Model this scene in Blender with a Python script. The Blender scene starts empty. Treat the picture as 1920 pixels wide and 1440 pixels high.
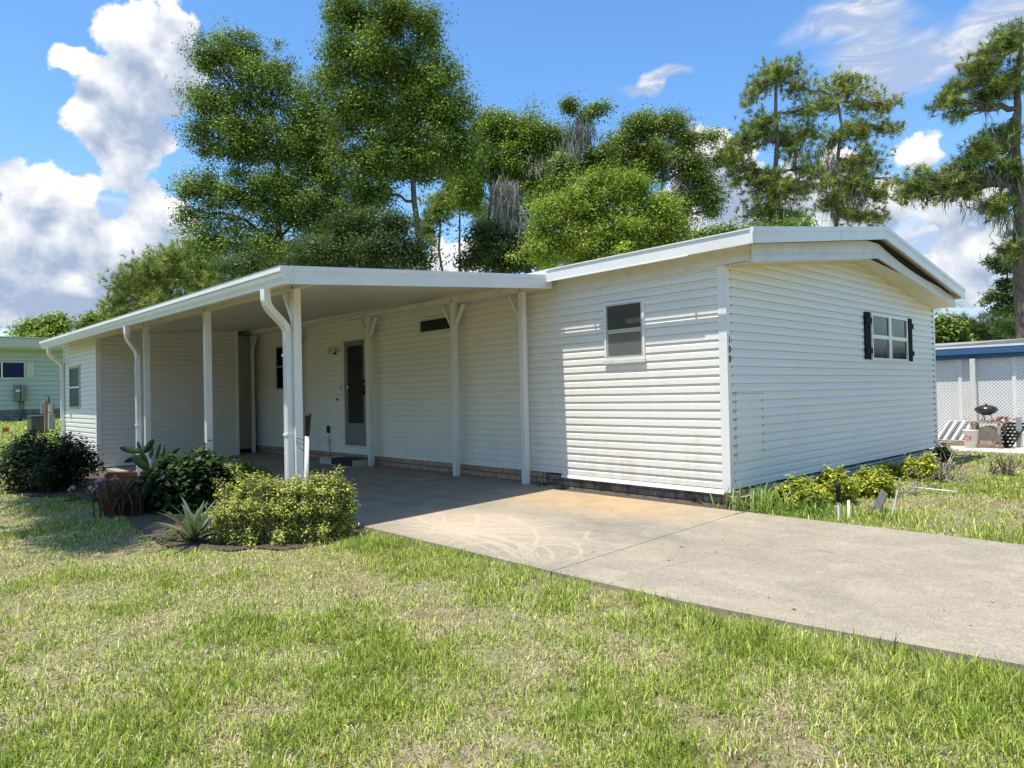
import bpy, math, random
import numpy as np
from mathutils import Matrix, Vector
R = math.radians
rng = np.random.default_rng(7)
random.seed(7)
scn = bpy.context.scene
col = scn.collection

# ------------------------------------------------------------------ camera
CX, CY, F = 960.0, 720.0, 1308.24           # photo centre and focal length in photo pixels
MC = np.array([[0.67878997, 0.73401133, -0.02171522],
               [-0.02524426, -0.00622923, -0.9996619],
               [-0.73389843, 0.67910866, 0.01430123]])      # world -> camera (right, down, forward)
CAM = np.array([4.193, -7.247, 1.32])
cd = bpy.data.cameras.new('camera'); cam = bpy.data.objects.new('camera', cd); col.objects.link(cam)
m = Matrix.Identity(4)
for i in range(3):
    m[i][0] = MC[0][i]; m[i][1] = -MC[1][i]; m[i][2] = -MC[2][i]; m[i][3] = CAM[i]
cam.matrix_world = m
cd.lens = F / 1920 * 36; cd.sensor_width = 36; cd.clip_start = 0.05; cd.clip_end = 2000
scn.camera = cam

def P(px, py, ax, val):                      # photo pixel -> point on an axis-aligned plane
    d = MC.T @ np.array([px - CX, py - CY, F]); t = (val - CAM[ax]) / d[ax]
    return CAM + d * t
def PD(px, py, depth):                       # photo pixel -> point at a camera depth
    return CAM + MC.T @ (np.array([px - CX, py - CY, F]) * (depth / F))

# ------------------------------------------------------------------ exposure, sun, sky
scn.view_settings.view_transform = 'Standard'; scn.view_settings.look = 'None'
scn.view_settings.exposure = 0.96; scn.view_settings.gamma = 1.0
SUN = Vector((-0.030, -0.282, 0.959)).normalized()           # towards the sun
sl = bpy.data.lights.new('sun', 'SUN'); sl.energy = 3.4; sl.angle = R(0.53); sl.color = (1.0, 0.945, 0.85)
so = bpy.data.objects.new('sun', sl); col.objects.link(so)
so.rotation_euler = SUN.to_track_quat('Z', 'Y').to_euler(); so.location = (0, -10, 30)

world = bpy.data.worlds.new('World'); scn.world = world; world.use_nodes = True
class NT:
    def __init__(s, t): s.t = t
    def n(s, ty, **k):
        x = s.t.nodes.new(ty)
        for a, b in k.items(): setattr(x, a, b)
        return x
    def l(s, a, b): s.t.links.new(a, b)
    def put(s, sock, v):
        if v is None: return
        if isinstance(v, bpy.types.NodeSocket): s.l(v, sock)
        else: sock.default_value = v
    def m(s, op, a, b=None, c=None, clamp=False):
        x = s.n('ShaderNodeMath', operation=op); x.use_clamp = clamp
        s.put(x.inputs[0], a); s.put(x.inputs[1], b); s.put(x.inputs[2], c)
        return x.outputs[0]
    def vm(s, op, a, b=None):
        x = s.n('ShaderNodeVectorMath', operation=op)
        s.put(x.inputs[0], a); s.put(x.inputs[1], b)
        return x.outputs['Value'] if op in ('LENGTH', 'DISTANCE', 'DOT_PRODUCT') else x.outputs[0]
    def xyz(s, a, b, c):
        x = s.n('ShaderNodeCombineXYZ'); s.put(x.inputs[0], a); s.put(x.inputs[1], b); s.put(x.inputs[2], c); return x.outputs[0]
    def sep(s, v):
        x = s.n('ShaderNodeSeparateXYZ'); s.l(v, x.inputs[0]); return x.outputs
    def noise(s, v, scale, detail=4, rough=0.55, dist=0.0):
        x = s.n('ShaderNodeTexNoise'); s.put(x.inputs['Vector'], v)
        x.inputs['Scale'].default_value = scale; x.inputs['Detail'].default_value = detail
        x.inputs['Roughness'].default_value = rough; x.inputs['Distortion'].default_value = dist
        return x.outputs[0]
    def mix(s, f, a, b, blend='MIX'):
        x = s.n('ShaderNodeMix', data_type='RGBA', blend_type=blend)
        s.put(x.inputs[0], f); s.put(x.inputs[6], a); s.put(x.inputs[7], b); return x.outputs[2]
    def mr(s, v, a, b, c=0.0, d=1.0, smooth=False):
        x = s.n('ShaderNodeMapRange'); x.interpolation_type = 'SMOOTHSTEP' if smooth else 'LINEAR'
        s.put(x.inputs[0], v)
        for i, q in enumerate((a, b, c, d)): x.inputs[i + 1].default_value = q
        return x.outputs[0]
def c4(c): return (c[0], c[1], c[2], 1.0)

def azel(px, py):
    d = MC.T @ np.array([px - CX, py - CY, F]); d /= np.linalg.norm(d)
    return math.atan2(d[1], d[0]) - math.pi / 2, math.asin(d[2])     # azimuth measured from +Y
CLOUDS = [  # photo x, y, half width, half height  (bearings of the real cumulus, turned into azimuth/elevation)
    (225, 55, 55, 62), (285, 120, 100, 95), (250, 200, 110, 95), (140, 118, 52, 36), (255, 290, 105, 95), (300, 380, 80, 130), (170, 235, 60, 40),
    (60, 345, 75, 50), (160, 372, 75, 60), (60, 430, 130, 75), (200, 470, 110, 80), (90, 530, 170, 70), (120, 600, 220, 50), (335, 450, 45, 26), (-80, 420, 120, 150),
    (1310, 300, 65, 60), (1400, 350, 90, 80), (1380, 430, 160, 60), (1745, 300, 75, 50), (1800, 350, 90, 60), (1530, 420, 90, 40), (870, 500, 90, 50), (1700, 395, 100, 30), (1860, 470, 130, 45), (1780, 540, 110, 35), (1500, 350, 110, 80), (1640, 410, 150, 50), (1330, 370, 90, 70)]
VEILS = [(1600, 40, 130, 55), (1740, 90, 230, 75), (1880, 60, 120, 70), (1245, 164, 62, 16), (1790, 470, 200, 85), (1850, 560, 160, 60), (1690, 130, 130, 40), (90, 480, 300, 160)]
def group_blobs(name, blobs, warp, namp, nscale):
    g = bpy.data.node_groups.new(name, 'ShaderNodeTree')
    g.interface.new_socket('V', in_out='INPUT', socket_type='NodeSocketVector')
    g.interface.new_socket('D', in_out='OUTPUT', socket_type='NodeSocketFloat')
    t = NT(g); gi = t.n('NodeGroupInput'); go = t.n('NodeGroupOutput')
    v = gi.outputs[0]
    w = t.n('ShaderNodeTexNoise'); t.l(v, w.inputs['Vector']); w.inputs['Scale'].default_value = 9; w.inputs['Detail'].default_value = 3
    wv = t.vm('SUBTRACT', w.outputs[1], (0.5, 0.5, 0.5))
    sc = t.n('ShaderNodeVectorMath', operation='SCALE'); t.l(wv, sc.inputs[0]); sc.inputs[3].default_value = warp
    vw = t.vm('ADD', v, sc.outputs[0])
    mx = None
    for (px, py, rx, ry) in blobs:
        a, e = azel(px, py); ax, _ = azel(px + rx, py); _, ey = azel(px, py - ry)
        q = t.vm('SUBTRACT', vw, (a, e, 0)); q = t.vm('DIVIDE', q, (abs(ax - a), abs(ey - e), 1))
        q = t.vm('MULTIPLY', q, (1, 1, 0))
        d = t.m('SUBTRACT', 1.0, t.vm('LENGTH', q))
        if mx is None: mx = d
        else: mx = t.m('SMOOTH_MAX', mx, d, 0.35)
    nz = t.noise(v, nscale, 7, 0.58)
    D = t.m('ADD', mx, t.m('MULTIPLY', t.m('SUBTRACT', nz, 0.5), namp))
    t.l(D, go.inputs[0])
    return g
w = NT(world.node_tree); w.t.nodes.clear()
tc = w.n('ShaderNodeTexCoord'); dr = w.vm('NORMALIZE', tc.outputs['Generated']); sx, sy, sz = w.sep(dr)
az = w.m('ARCTAN2', w.m('MULTIPLY', sx, -1.0), sy); el = w.m('ARCSINE', sz)
V = w.xyz(az, el, 0.0)
sky = w.n('ShaderNodeTexSky', sky_type='NISHITA'); sky.sun_disc = False
sky.sun_elevation = math.asin(SUN.z); sky.sun_rotation = math.atan2(SUN.x, SUN.y)
sky.air_density = 1.0; sky.dust_density = 0.35; sky.ozone_density = 2.2; sky.altitude = 20
hs = w.n('ShaderNodeHueSaturation'); hs.inputs['Saturation'].default_value = 1.22; hs.inputs['Value'].default_value = 0.84
w.l(sky.outputs[0], hs.inputs['Color'])
gb = group_blobs('cumulus', CLOUDS, 0.09, 3.5, 9.0)
gv = group_blobs('veil', VEILS, 0.10, 1.0, 5.0)
def call(g, v):
    x = w.n('ShaderNodeGroup'); x.node_tree = g; w.l(v, x.inputs[0]); return x.outputs[0]
D0 = call(gb, V); D1 = call(gb, w.vm('ADD', V, (0.012, 0.032, 0.0)))
msk = w.mr(D0, -0.02, 0.17, smooth=True)
lit = w.m('SUBTRACT', D0, D1)
puff = w.noise(V, 15, 8, 0.62, 0.3)
edge = w.mr(D0, 0.1, 1.1, 1.0, 0.0)
shade = w.m('ADD', w.m('MULTIPLY', lit, 0.9), w.m('ADD', w.m('MULTIPLY', edge, 0.55), w.m('MULTIPLY', w.m('SUBTRACT', puff, 0.5), 2.2)))
shade = w.m('ADD', shade, 0.06, clamp=True)
S = 3.5                                     # clouds in the sky texture's own units
ccol = w.mix(shade, c4((0.40 * S, 0.50 * S, 0.68 * S)), c4((1.02 * S, 1.03 * S, 1.05 * S)))
Dv = call(gv, V)
stv = w.vm('MULTIPLY', V, (1.0, 3.5, 1.0)); wisp = w.noise(stv, 11, 7, 0.62, 0.8)
vm_ = w.m('MULTIPLY', w.mr(Dv, -0.25, 0.45, smooth=True), w.mr(wisp, 0.25, 0.6, 0.5, 1.0))
vcol = w.mix(w.mr(wisp, 0.45, 0.7), c4((0.50 * S, 0.58 * S, 0.76 * S)), c4((0.92 * S, 0.94 * S, 1.0 * S)))
c1 = w.mix(vm_, hs.outputs[0], vcol)
# general scattered cloud for the rest of the dome, behind the camera
c2 = w.mix(msk, c1, ccol)
bg = w.n('ShaderNodeBackground'); w.l(c2, bg.inputs[0]); bg.inputs[1].default_value = 0.15
wo = w.n('ShaderNodeOutputWorld'); w.l(bg.outputs[0], wo.inputs[0])
world.cycles.sampling_method = 'MANUAL'; world.cycles.sample_map_resolution = 256

# ------------------------------------------------------------------ helpers
ORG = {}
def tag(o, label=None, cat=None, group=None, kind=None):
    if label: o['label'] = label
    if cat: o['category'] = cat
    if group: o['group'] = group
    if kind: o['kind'] = kind
    return o
def thing(name, label, cat, loc, group=None):
    o = bpy.data.objects.new(name, None); col.objects.link(o); o.location = [float(q) for q in loc]; o.empty_display_size = 0.2
    ORG[o.name] = np.array([float(q) for q in loc]); return tag(o, label, cat, group)
def link_mesh(me, name, mat, parent, org=None):
    if mat: me.materials.append(mat)
    o = bpy.data.objects.new(name, me); col.objects.link(o)
    if parent is not None:
        o.parent = parent; ORG[o.name] = ORG[parent.name]
    else:
        org = np.zeros(3) if org is None else np.array(org, float); o.location = org.tolist(); ORG[o.name] = org
    return o
def origin(parent, org): return ORG[parent.name] if parent is not None else (np.zeros(3) if org is None else np.array(org, float))
class MB:
    def __init__(s): s.v = []; s.f = []; s.sm = []
    def face(s, pts, smooth=False):
        b = len(s.v); s.v += [tuple(map(float, p)) for p in pts]; s.f.append(tuple(range(b, b + len(pts)))); s.sm.append(smooth); return s
    def box(s, x0, x1, y0, y1, z0, z1):
        b = len(s.v)
        for z in (z0, z1): s.v += [(x0, y0, z), (x1, y0, z), (x1, y1, z), (x0, y1, z)]
        for q in ((0, 3, 2, 1), (4, 5, 6, 7), (0, 1, 5, 4), (1, 2, 6, 5), (2, 3, 7, 6), (3, 0, 4, 7)):
            s.f.append(tuple(b + i for i in q)); s.sm.append(False)
        return s
    def hexa(s, lo, hi):      # two lists of 4 points
        b = len(s.v); s.v += [tuple(map(float, p)) for p in lo] + [tuple(map(float, p)) for p in hi]
        for q in ((0, 3, 2, 1), (4, 5, 6, 7), (0, 1, 5, 4), (1, 2, 6, 5), (2, 3, 7, 6), (3, 0, 4, 7)):
            s.f.append(tuple(b + i for i in q)); s.sm.append(False)
        return s
    def bar(s, a, b_, w_, h_, up=(0, 0, 1)):    # square bar between two points
        a = np.array(a, float); b = np.array(b_, float); d = b - a; d /= np.linalg.norm(d)
        u = np.array(up, float); sd = np.cross(d, u)
        if np.linalg.norm(sd) < 1e-4: sd = np.cross(d, (1, 0, 0))
        sd /= np.linalg.norm(sd); u = np.cross(sd, d)
        o = [sd * i * w_ / 2 + u * j * h_ / 2 for i, j in ((-1, -1), (1, -1), (1, 1), (-1, 1))]
        return s.hexa([a + q for q in o], [b + q for q in o])
    def tube(s, path, rad, n=7, cap=True, smooth=True, sq=None):
        path = np.array(path, float); rad = np.broadcast_to(np.array(rad, float), (len(path),))
        t = np.gradient(path, axis=0); t /= np.linalg.norm(t, axis=1)[:, None] + 1e-9
        u = np.cross(t[0], (0.13, 0.31, 0.94)); 
        if np.linalg.norm(u) < 0.1: u = np.cross(t[0], (1, 0, 0))
        b = len(s.v)
        for i in range(len(path)):
            u = u - t[i] * u.dot(t[i]); u /= np.linalg.norm(u) + 1e-9; w_ = np.cross(t[i], u)
            for k in range(n):
                a = 2 * math.pi * k / n
                s.v.append(tuple(path[i] + rad[i] * (u * math.cos(a) + w_ * math.sin(a))))
        for i in range(len(path) - 1):
            for k in range(n):
                k2 = (k + 1) % n; s.f.append((b + i * n + k, b + i * n + k2, b + (i + 1) * n + k2, b + (i + 1) * n + k)); s.sm.append(smooth)
        if cap:
            s.f.append(tuple(b + k for k in range(n - 1, -1, -1))); s.sm.append(False)
            e = b + (len(path) - 1) * n; s.f.append(tuple(e + k for k in range(n))); s.sm.append(False)
        return s
    def lathe(s, c, prof, n=20, smooth=True):   # prof: (r, z)
        c = np.array(c, float); b = len(s.v)
        for r, z in prof:
            for k in range(n):
                a = 2 * math.pi * k / n; s.v.append((c[0] + r * math.cos(a), c[1] + r * math.sin(a), c[2] + z))
        for i in range(len(prof) - 1):
            for k in range(n):
                k2 = (k + 1) % n; s.f.append((b + i * n + k, b + i * n + k2, b + (i + 1) * n + k2, b + (i + 1) * n + k)); s.sm.append(smooth)
        return s
    def ell(s, c, A, n=12, mm=8):               # ellipsoid, A = 3x3 columns of half axes
        c = np.array(c, float); A = np.array(A, float); b = len(s.v)
        for i in range(mm + 1):
            th = math.pi * i / mm
            for k in range(n):
                a = 2 * math.pi * k / n
                s.v.append(tuple(c + A @ np.array([math.sin(th) * math.cos(a), math.sin(th) * math.sin(a), math.cos(th)])))
        for i in range(mm):
            for k in range(n):
                k2 = (k + 1) % n; s.f.append((b + i * n + k, b + (i + 1) * n + k, b + (i + 1) * n + k2, b + i * n + k2)); s.sm.append(True)
        return s
    def build(s, name, mat, parent=None, org=None, bevel=0, **tg):
        o_ = origin(parent, org)
        me = bpy.data.meshes.new(name)
        v = (np.array(s.v) - o_) if s.v else np.zeros((0, 3))
        me.from_pydata(v.tolist(), [], s.f); me.update()
        me.polygons.foreach_set('use_smooth', np.array(s.sm, dtype=bool))
        o = link_mesh(me, name, mat, parent, org)
        if bevel:
            bv = o.modifiers.new('bevel', 'BEVEL'); bv.width = bevel; bv.segments = 2; bv.limit_method = 'ANGLE'; bv.angle_limit = R(35)
        if tg: tag(o, **tg)
        return o
def fast(name, V_, quads, tris, cols, mat, parent=None, org=None, **tg):
    o_ = origin(parent, org); me = bpy.data.meshes.new(name)
    V_ = np.asarray(V_, np.float32) - o_.astype(np.float32)
    nq = 0 if quads is None else len(quads); nt = 0 if tris is None else len(tris)
    me.vertices.add(len(V_)); me.vertices.foreach_set('co', V_.ravel())
    idx = []; 
    if nq: idx.append(np.asarray(quads, np.int32).ravel())
    if nt: idx.append(np.asarray(tris, np.int32).ravel())
    idx = np.concatenate(idx); me.loops.add(len(idx)); me.loops.foreach_set('vertex_index', idx)
    me.polygons.add(nq + nt)
    st = np.concatenate([np.arange(nq) * 4, nq * 4 + np.arange(nt) * 3]).astype(np.int32)
    me.polygons.foreach_set('loop_start', st)
    me.update(calc_edges=True)
    if cols is not None:
        a = me.color_attributes.new('Col', 'FLOAT_COLOR', 'POINT')
        cc = np.ones((len(V_), 4), np.float32); cc[:, :3] = cols; a.data.foreach_set('color', cc.ravel())
    o = link_mesh(me, name, mat, parent, org)
    if tg: tag(o, **tg)
    return o
def merge_text(s, size, depth, name, mat, parent, M4):
    cu = bpy.data.curves.new('t', 'FONT'); cu.body = s; cu.size = size; cu.extrude = depth; cu.align_x = 'CENTER'; cu.align_y = 'CENTER'
    to = bpy.data.objects.new('t', cu); col.objects.link(to)
    dg = bpy.context.evaluated_depsgraph_get(); dg.update()
    me = bpy.data.meshes.new_from_object(to.evaluated_get(dg)); bpy.data.objects.remove(to); bpy.data.curves.remove(cu)
    me.transform(Matrix(M4)); me.transform(Matrix.Translation(Vector((-origin(parent, None)).tolist())))
    return link_mesh(me, name, mat, parent)

def vnoise(x, y, seed=0):
    r = np.random.default_rng(seed).random((256, 256))
    xi = np.floor(x).astype(int); yi = np.floor(y).astype(int); fx = x - xi; fy = y - yi
    fx = fx * fx * (3 - 2 * fx); fy = fy * fy * (3 - 2 * fy)
    g = lambda a, b: r[a % 256, b % 256]
    return (g(xi, yi) * (1 - fx) + g(xi + 1, yi) * fx) * (1 - fy) + (g(xi, yi + 1) * (1 - fx) + g(xi + 1, yi + 1) * fx) * fy
def fbm(x, y, seed=0, o=4):
    s = 0; a = 0.5; t = 0
    for i in range(o): s = s + a * vnoise(x * 2 ** i + 17 * i, y * 2 ** i - 9 * i, seed + i); t += a; a *= 0.5
    return s / t
def sstep(a, b, x): t = np.clip((x - a) / (b - a), 0, 1); return t * t * (3 - 2 * t)

# ------------------------------------------------------------------ materials
def newmat(name):
    mt = bpy.data.materials.new(name); mt.use_nodes = True; t = NT(mt.node_tree); t.t.nodes.clear()
    out = t.n('ShaderNodeOutputMaterial'); b = t.n('ShaderNodeBsdfPrincipled'); t.l(b.outputs[0], out.inputs[0]); return mt, t, b, out
def bump(t, b, h, strength=0.3, dist=0.01):
    x = t.n('ShaderNodeBump'); x.inputs['Strength'].default_value = strength; x.inputs['Distance'].default_value = dist
    t.l(h, x.inputs['Height']); t.l(x.outputs[0], b.inputs['Normal'])
def posn(t): g = t.n('ShaderNodeNewGeometry'); return g.outputs['Position']
def plain(name, c, rough=0.5, var=0.12, scale=6.0, metal=0.0, bmp=0.0, spec=0.5, dirt=None, dirtamt=0.5):
    mt, t, b, _ = newmat(name); p = posn(t)
    n = t.noise(p, scale, 5, 0.6); f = t.mr(n, 0.3, 0.7)
    cc = t.mix(f, c4([q * (1 - var) for q in c]), c4([min(1, q * (1 + var)) for q in c]))
    if dirt is not None:
        n2 = t.noise(p, scale * 0.6, 7, 0.7, 0.5); cc = t.mix(t.m('MULTIPLY', t.mr(n2, 0.5, 0.75), dirtamt), cc, c4(dirt))
    t.l(cc, b.inputs['Base Color']); b.inputs['Roughness'].default_value = rough; b.inputs['Metallic'].default_value = metal
    b.inputs['Specular IOR Level'].default_value = spec
    if bmp: bump(t, b, t.noise(p, scale * 8, 4), bmp, 0.004)
    return mt
def vinyl(name, c, streak=(0.55, 0.52, 0.40), amt=0.25, low=None):
    mt, t, b, _ = newmat(name); p = posn(t); x, y, z = t.sep(p)
    st = t.noise(t.vm('MULTIPLY', p, (3.0, 3.0, 0.5)), 2.2, 6, 0.65); bl = t.noise(p, 0.9, 5, 0.6); fi = t.noise(p, 40, 3)
    f = t.m('MULTIPLY', t.mr(t.m('ADD', t.m('MULTIPLY', st, 0.6), t.m('MULTIPLY', bl, 0.4)), 0.48, 0.72), amt)
    cc = t.mix(f, c4(c), c4(streak))
    cc = t.mix(t.m('MULTIPLY', t.mr(fi, 0.35, 0.7), 0.06), cc, c4((0.5, 0.5, 0.46)))
    if low:   # a band of mildew/dirt that sits on the lowest courses
        f2 = t.m('MULTIPLY', t.m('MULTIPLY', t.mr(z, low[0], low[1], 1.0, 0.0, True), t.mr(st, 0.40, 0.62)), low[2]); f2 = t.m('MULTIPLY', f2, t.mr(x, -2.9, -1.9, 0.25, 1.0))
        cc = t.mix(f2, cc, c4((0.50, 0.46, 0.32)))
    t.l(cc, b.inputs['Base Color']); b.inputs['Roughness'].default_value = 0.42; b.inputs['Specular IOR Level'].default_value = 0.35
    bump(t, b, t.noise(t.vm('MULTIPLY', p, (1, 1, 6)), 9, 3), 0.12, 0.01)
    return mt
def brick(name, c1, c2, mortar, axis, bw=0.2, bh=0.067, dirt=0.5, dirtc=(0.03, 0.028, 0.024)):
    mt, t, b, _ = newmat(name); p = posn(t); x, y, z = t.sep(p)
    u = x if axis == 'x' else y
    bt = t.n('ShaderNodeTexBrick'); t.l(t.xyz(u, z, 0.0), bt.inputs['Vector'])
    bt.inputs['Scale'].default_value = 1.0; bt.inputs['Brick Width'].default_value = bw; bt.inputs['Row Height'].default_value = bh
    bt.inputs['Mortar Size'].default_value = 0.010; bt.inputs['Mortar Smooth'].default_value = 0.2
    bt.inputs['Color1'].default_value = c4(c1); bt.inputs['Color2'].default_value = c4(c2); bt.inputs['Mortar'].default_value = c4(mortar)
    n = t.noise(p, 5, 7, 0.7); n2 = t.noise(p, 60, 4)
    cc = t.mix(t.m('MULTIPLY', t.mr(n, 0.42, 0.62), dirt), bt.outputs[0], c4(dirtc))
    cc = t.mix(t.m('MULTIPLY', n2, 0.2), cc, c4(mortar))
    t.l(cc, b.inputs['Base Color']); b.inputs['Roughness'].default_value = 0.9
    bump(t, b, t.m('SUBTRACT', t.m('MULTIPLY', n2, 0.5), bt.outputs['Fac']), 0.7, 0.012)
    return mt
def leafmat(name, tr=0.35, rough=0.45, gloss=0.35):
    mt = bpy.data.materials.new(name); mt.use_nodes = True; t = NT(mt.node_tree); t.t.nodes.clear()
    out = t.n('ShaderNodeOutputMaterial'); b = t.n('ShaderNodeBsdfPrincipled'); a = t.n('ShaderNodeVertexColor'); a.layer_name = 'Col'
    tl = t.n('ShaderNodeBsdfTranslucent'); mx = t.n('ShaderNodeMixShader'); mx.inputs[0].default_value = tr
    t.l(a.outputs[0], b.inputs['Base Color']); b.inputs['Roughness'].default_value = rough; b.inputs['Specular IOR Level'].default_value = gloss
    tcl = t.mix(0.4, a.outputs[0], c4((0.20, 0.34, 0.03)), 'MIX'); t.l(tcl, tl.inputs[0])
    t.l(b.outputs[0], mx.inputs[1]); t.l(tl.outputs[0], mx.inputs[2]); t.l(mx.outputs[0], out.inputs[0]); return mt
def glassy(name, c, rough=0.05, spec=0.5):
    mt, t, b, _ = newmat(name); n = t.noise(posn(t), 3, 3)
    t.l(t.mix(n, c4([q * 0.7 for q in c]), c4([q * 1.3 for q in c])), b.inputs['Base Color'])
    b.inputs['Roughness'].default_value = rough; b.inputs['Specular IOR Level'].default_value = spec; b.inputs['IOR'].default_value = 1.5
    return mt
M_white = vinyl('white vinyl siding', (0.83, 0.805, 0.72), low=(0.10, 0.95, 0.32))
M_end = vinyl('end siding', (0.85, 0.835, 0.77), amt=0.15)
M_shed = vinyl('shed siding', (0.78, 0.76, 0.69), amt=0.2)
M_trim = plain('white painted aluminium', (0.81, 0.80, 0.75), 0.35, 0.04, 3, dirt=(0.5, 0.49, 0.42), dirtamt=0.25)
M_trimd = plain('weathered white trim', (0.72, 0.71, 0.64), 0.45, 0.06, 4, dirt=(0.33, 0.31, 0.20), dirtamt=0.45)
M_soff = plain('cream soffit', (0.72, 0.68, 0.52), 0.5, 0.06, 2.0, dirt=(0.45, 0.40, 0.20), dirtamt=0.35)
M_ceil = plain('carport ceiling pans', (0.60, 0.56, 0.45), 0.5, 0.06, 1.2, dirt=(0.40, 0.37, 0.27), dirtamt=0.3)
M_roof = plain('white roof coating', (0.66, 0.66, 0.63), 0.6, 0.08, 2.0, dirt=(0.3, 0.3, 0.26), dirtamt=0.4)
M_black = plain('black painted wood', (0.008, 0.008, 0.009), 0.75, 0.3, 20, bmp=0.4, spec=.15)
M_blk = plain('black rubber', (0.012, 0.012, 0.013), 0.7, 0.2, 20)
M_alum = plain('aluminium frame', (0.55, 0.55, 0.54), 0.35, 0.08, 5, metal=0.6)
M_dark = plain('dark gap', (0.02, 0.018, 0.015), 0.9, 0.3, 9)
M_wood = plain('bare wood', (0.30, 0.20, 0.11), 0.8, 0.3, 9, bmp=0.5)
M_glass = glassy('dark window glass', (0.010, 0.010, 0.012), 0.06, 0.35)
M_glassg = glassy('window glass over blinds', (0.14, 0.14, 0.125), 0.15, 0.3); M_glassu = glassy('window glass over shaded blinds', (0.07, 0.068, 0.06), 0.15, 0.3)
mt, t, b, _ = newmat('glass with curtains'); p = posn(t); n = t.noise(t.vm('MULTIPLY', p, (1, 22, 0.4)), 1.0, 2)
t.l(t.mix(t.mr(n, .5, .62), c4((.012, .012, .014)), c4((.10, .085, .065))), b.inputs['Base Color']); b.inputs['Roughness'].default_value = .12; b.inputs['Specular IOR Level'].default_value = .2; M_glassc = mt
M_curt = plain('curtain cloth', (0.30, 0.27, 0.22), 0.9, 0.2, 14)
M_door = plain('grey door paint', (0.17, 0.17, 0.16), 0.45, 0.06, 4)
M_bk = brick('tan brick skirting', (0.48, 0.26, 0.17), (0.58, 0.40, 0.28), (0.17, 0.13, 0.10), 'x', 0.30, 0.09, 0.25, (.12, .09, .06))
M_bkd = brick('soiled brick skirting', (0.34, 0.25, 0.18), (0.40, 0.32, 0.24), (0.15, 0.12, 0.10), 'x', 0.24, 0.08, 0.8)
M_bke = brick('grey brick skirting', (0.46, 0.44, 0.42), (0.54, 0.52, 0.49), (0.20, 0.20, 0.20), 'y', 0.30, 0.10, 0.25)
M_bks = brick('red brick shed skirting', (0.22, 0.08, 0.05), (0.26, 0.11, 0.07), (0.16, 0.11, 0.09), 'y', 0.21, 0.07, 0.3)
M_leaf = leafmat('leaf', 0.28, 0.5, 0.28); M_grass = leafmat('grass blade', 0.30, 0.5, 0.3); M_needle = leafmat('pine needle', 0.22, 0.5, 0.3)
M_moss = leafmat('spanish moss', 0.2, 0.9, 0.05)
def barkmat(name, c):
    mt, t, b, _ = newmat(name); p = posn(t)
    n = t.noise(t.vm('MULTIPLY', p, (1, 1, 0.25)), 14, 6, 0.65)
    t.l(t.mix(t.mr(n, 0.3, 0.7), c4([q * 0.45 for q in c]), c4([q * 1.35 for q in c])), b.inputs['Base Color']); b.inputs['Roughness'].default_value = 0.95
    bump(t, b, n, 1.0, 0.03); return mt
M_bark = barkmat('grey brown bark', (0.14, 0.115, 0.09)); M_pbark = barkmat('pine bark', (0.20, 0.14, 0.105)); M_twig = barkmat('pale dry twig', (0.42, 0.36, 0.30))

# soil / thatch under the grass
mt, t, b, _ = newmat('soil and thatch'); p = posn(t)
n1 = t.noise(p, 1.1, 6, 0.65); n2 = t.noise(p, 45, 5, 0.7); n3 = t.noise(p, 7, 5, 0.6)
cc = t.mix(t.mr(n3, 0.35, 0.65), c4((0.22, 0.165, 0.10)), c4((0.38, 0.31, 0.19)))
cc = t.mix(t.mr(n1, 0.42, 0.60), cc, c4((0.28, 0.28, 0.12)))
cc = t.mix(t.mr(n2, 0.30, 0.60), c4((0.12, 0.095, 0.06)), cc)
x_, y_, z_ = t.sep(p); far = t.mr(t.vm('DISTANCE', p, tuple(CAM)), 14.0, 26.0)
cc = t.mix(far, cc, t.mix(n3, c4((0.15, 0.21, 0.045)), c4((0.24, 0.27, 0.08))))
t.l(cc, b.inputs['Base Color']); b.inputs['Roughness'].default_value = 1.0; b.inputs['Specular IOR Level'].default_value = 0.1
bump(t, b, n2, 0.8, 0.02); M_soil = mt
mt, t, b, _ = newmat('bark mulch'); p = posn(t); n2 = t.noise(p, 60, 5, 0.7); n3 = t.noise(p, 9, 5, 0.6)
t.l(t.mix(t.mr(n2, 0.4, 0.7), c4((0.035, 0.022, 0.015)), t.mix(n3, c4((0.20, 0.13, 0.09)), c4((0.33, 0.27, 0.2)))), b.inputs['Base Color']); b.inputs['Roughness'].default_value = 1
bump(t, b, n2, 1.0, 0.03); M_mulch = mt
# concrete with stains, brushed sand arcs
mt, t, b, _ = newmat('stained concrete'); p = posn(t); X_, Y_, Z_ = t.sep(p)
n1 = t.noise(p, 0.8, 7, 0.62, 0.3); n2 = t.noise(p, 90, 4, 0.7); n3 = t.noise(t.vm('MULTIPLY', p, (0.8, 1.6, 1)), 2.6, 8, 0.72, 0.6); n4 = t.noise(p, 3.3, 6, 0.65)
n5 = t.noise(p, 22, 5, 0.7)
base = t.mix(t.mr(n1, 0.35, 0.65), c4((0.265, 0.225, 0.155)), c4((0.37, 0.315, 0.215)))
base = t.mix(t.m('MULTIPLY', t.mr(n3, 0.46, 0.66), 0.5), base, c4((0.19, 0.165, 0.14)))
base = t.mix(t.m('MULTIPLY', t.mr(n4, 0.5, 0.72), 0.4), base, c4((0.50, 0.43, 0.31)))
base = t.mix(t.m('MULTIPLY', t.mr(n5, 0.42, 0.62), 0.38), base, c4((0.17, 0.16, 0.15)))
base = t.mix(t.m('MULTIPLY', t.mr(n2, 0.48, 0.68), 0.6), base, c4((0.60, 0.53, 0.41)))
n6 = t.noise(p, 160, 3, 0.7); base = t.mix(t.m('MULTIPLY', t.mr(n6, 0.52, 0.64), 0.6), base, c4((0.12, 0.105, 0.085)))
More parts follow.
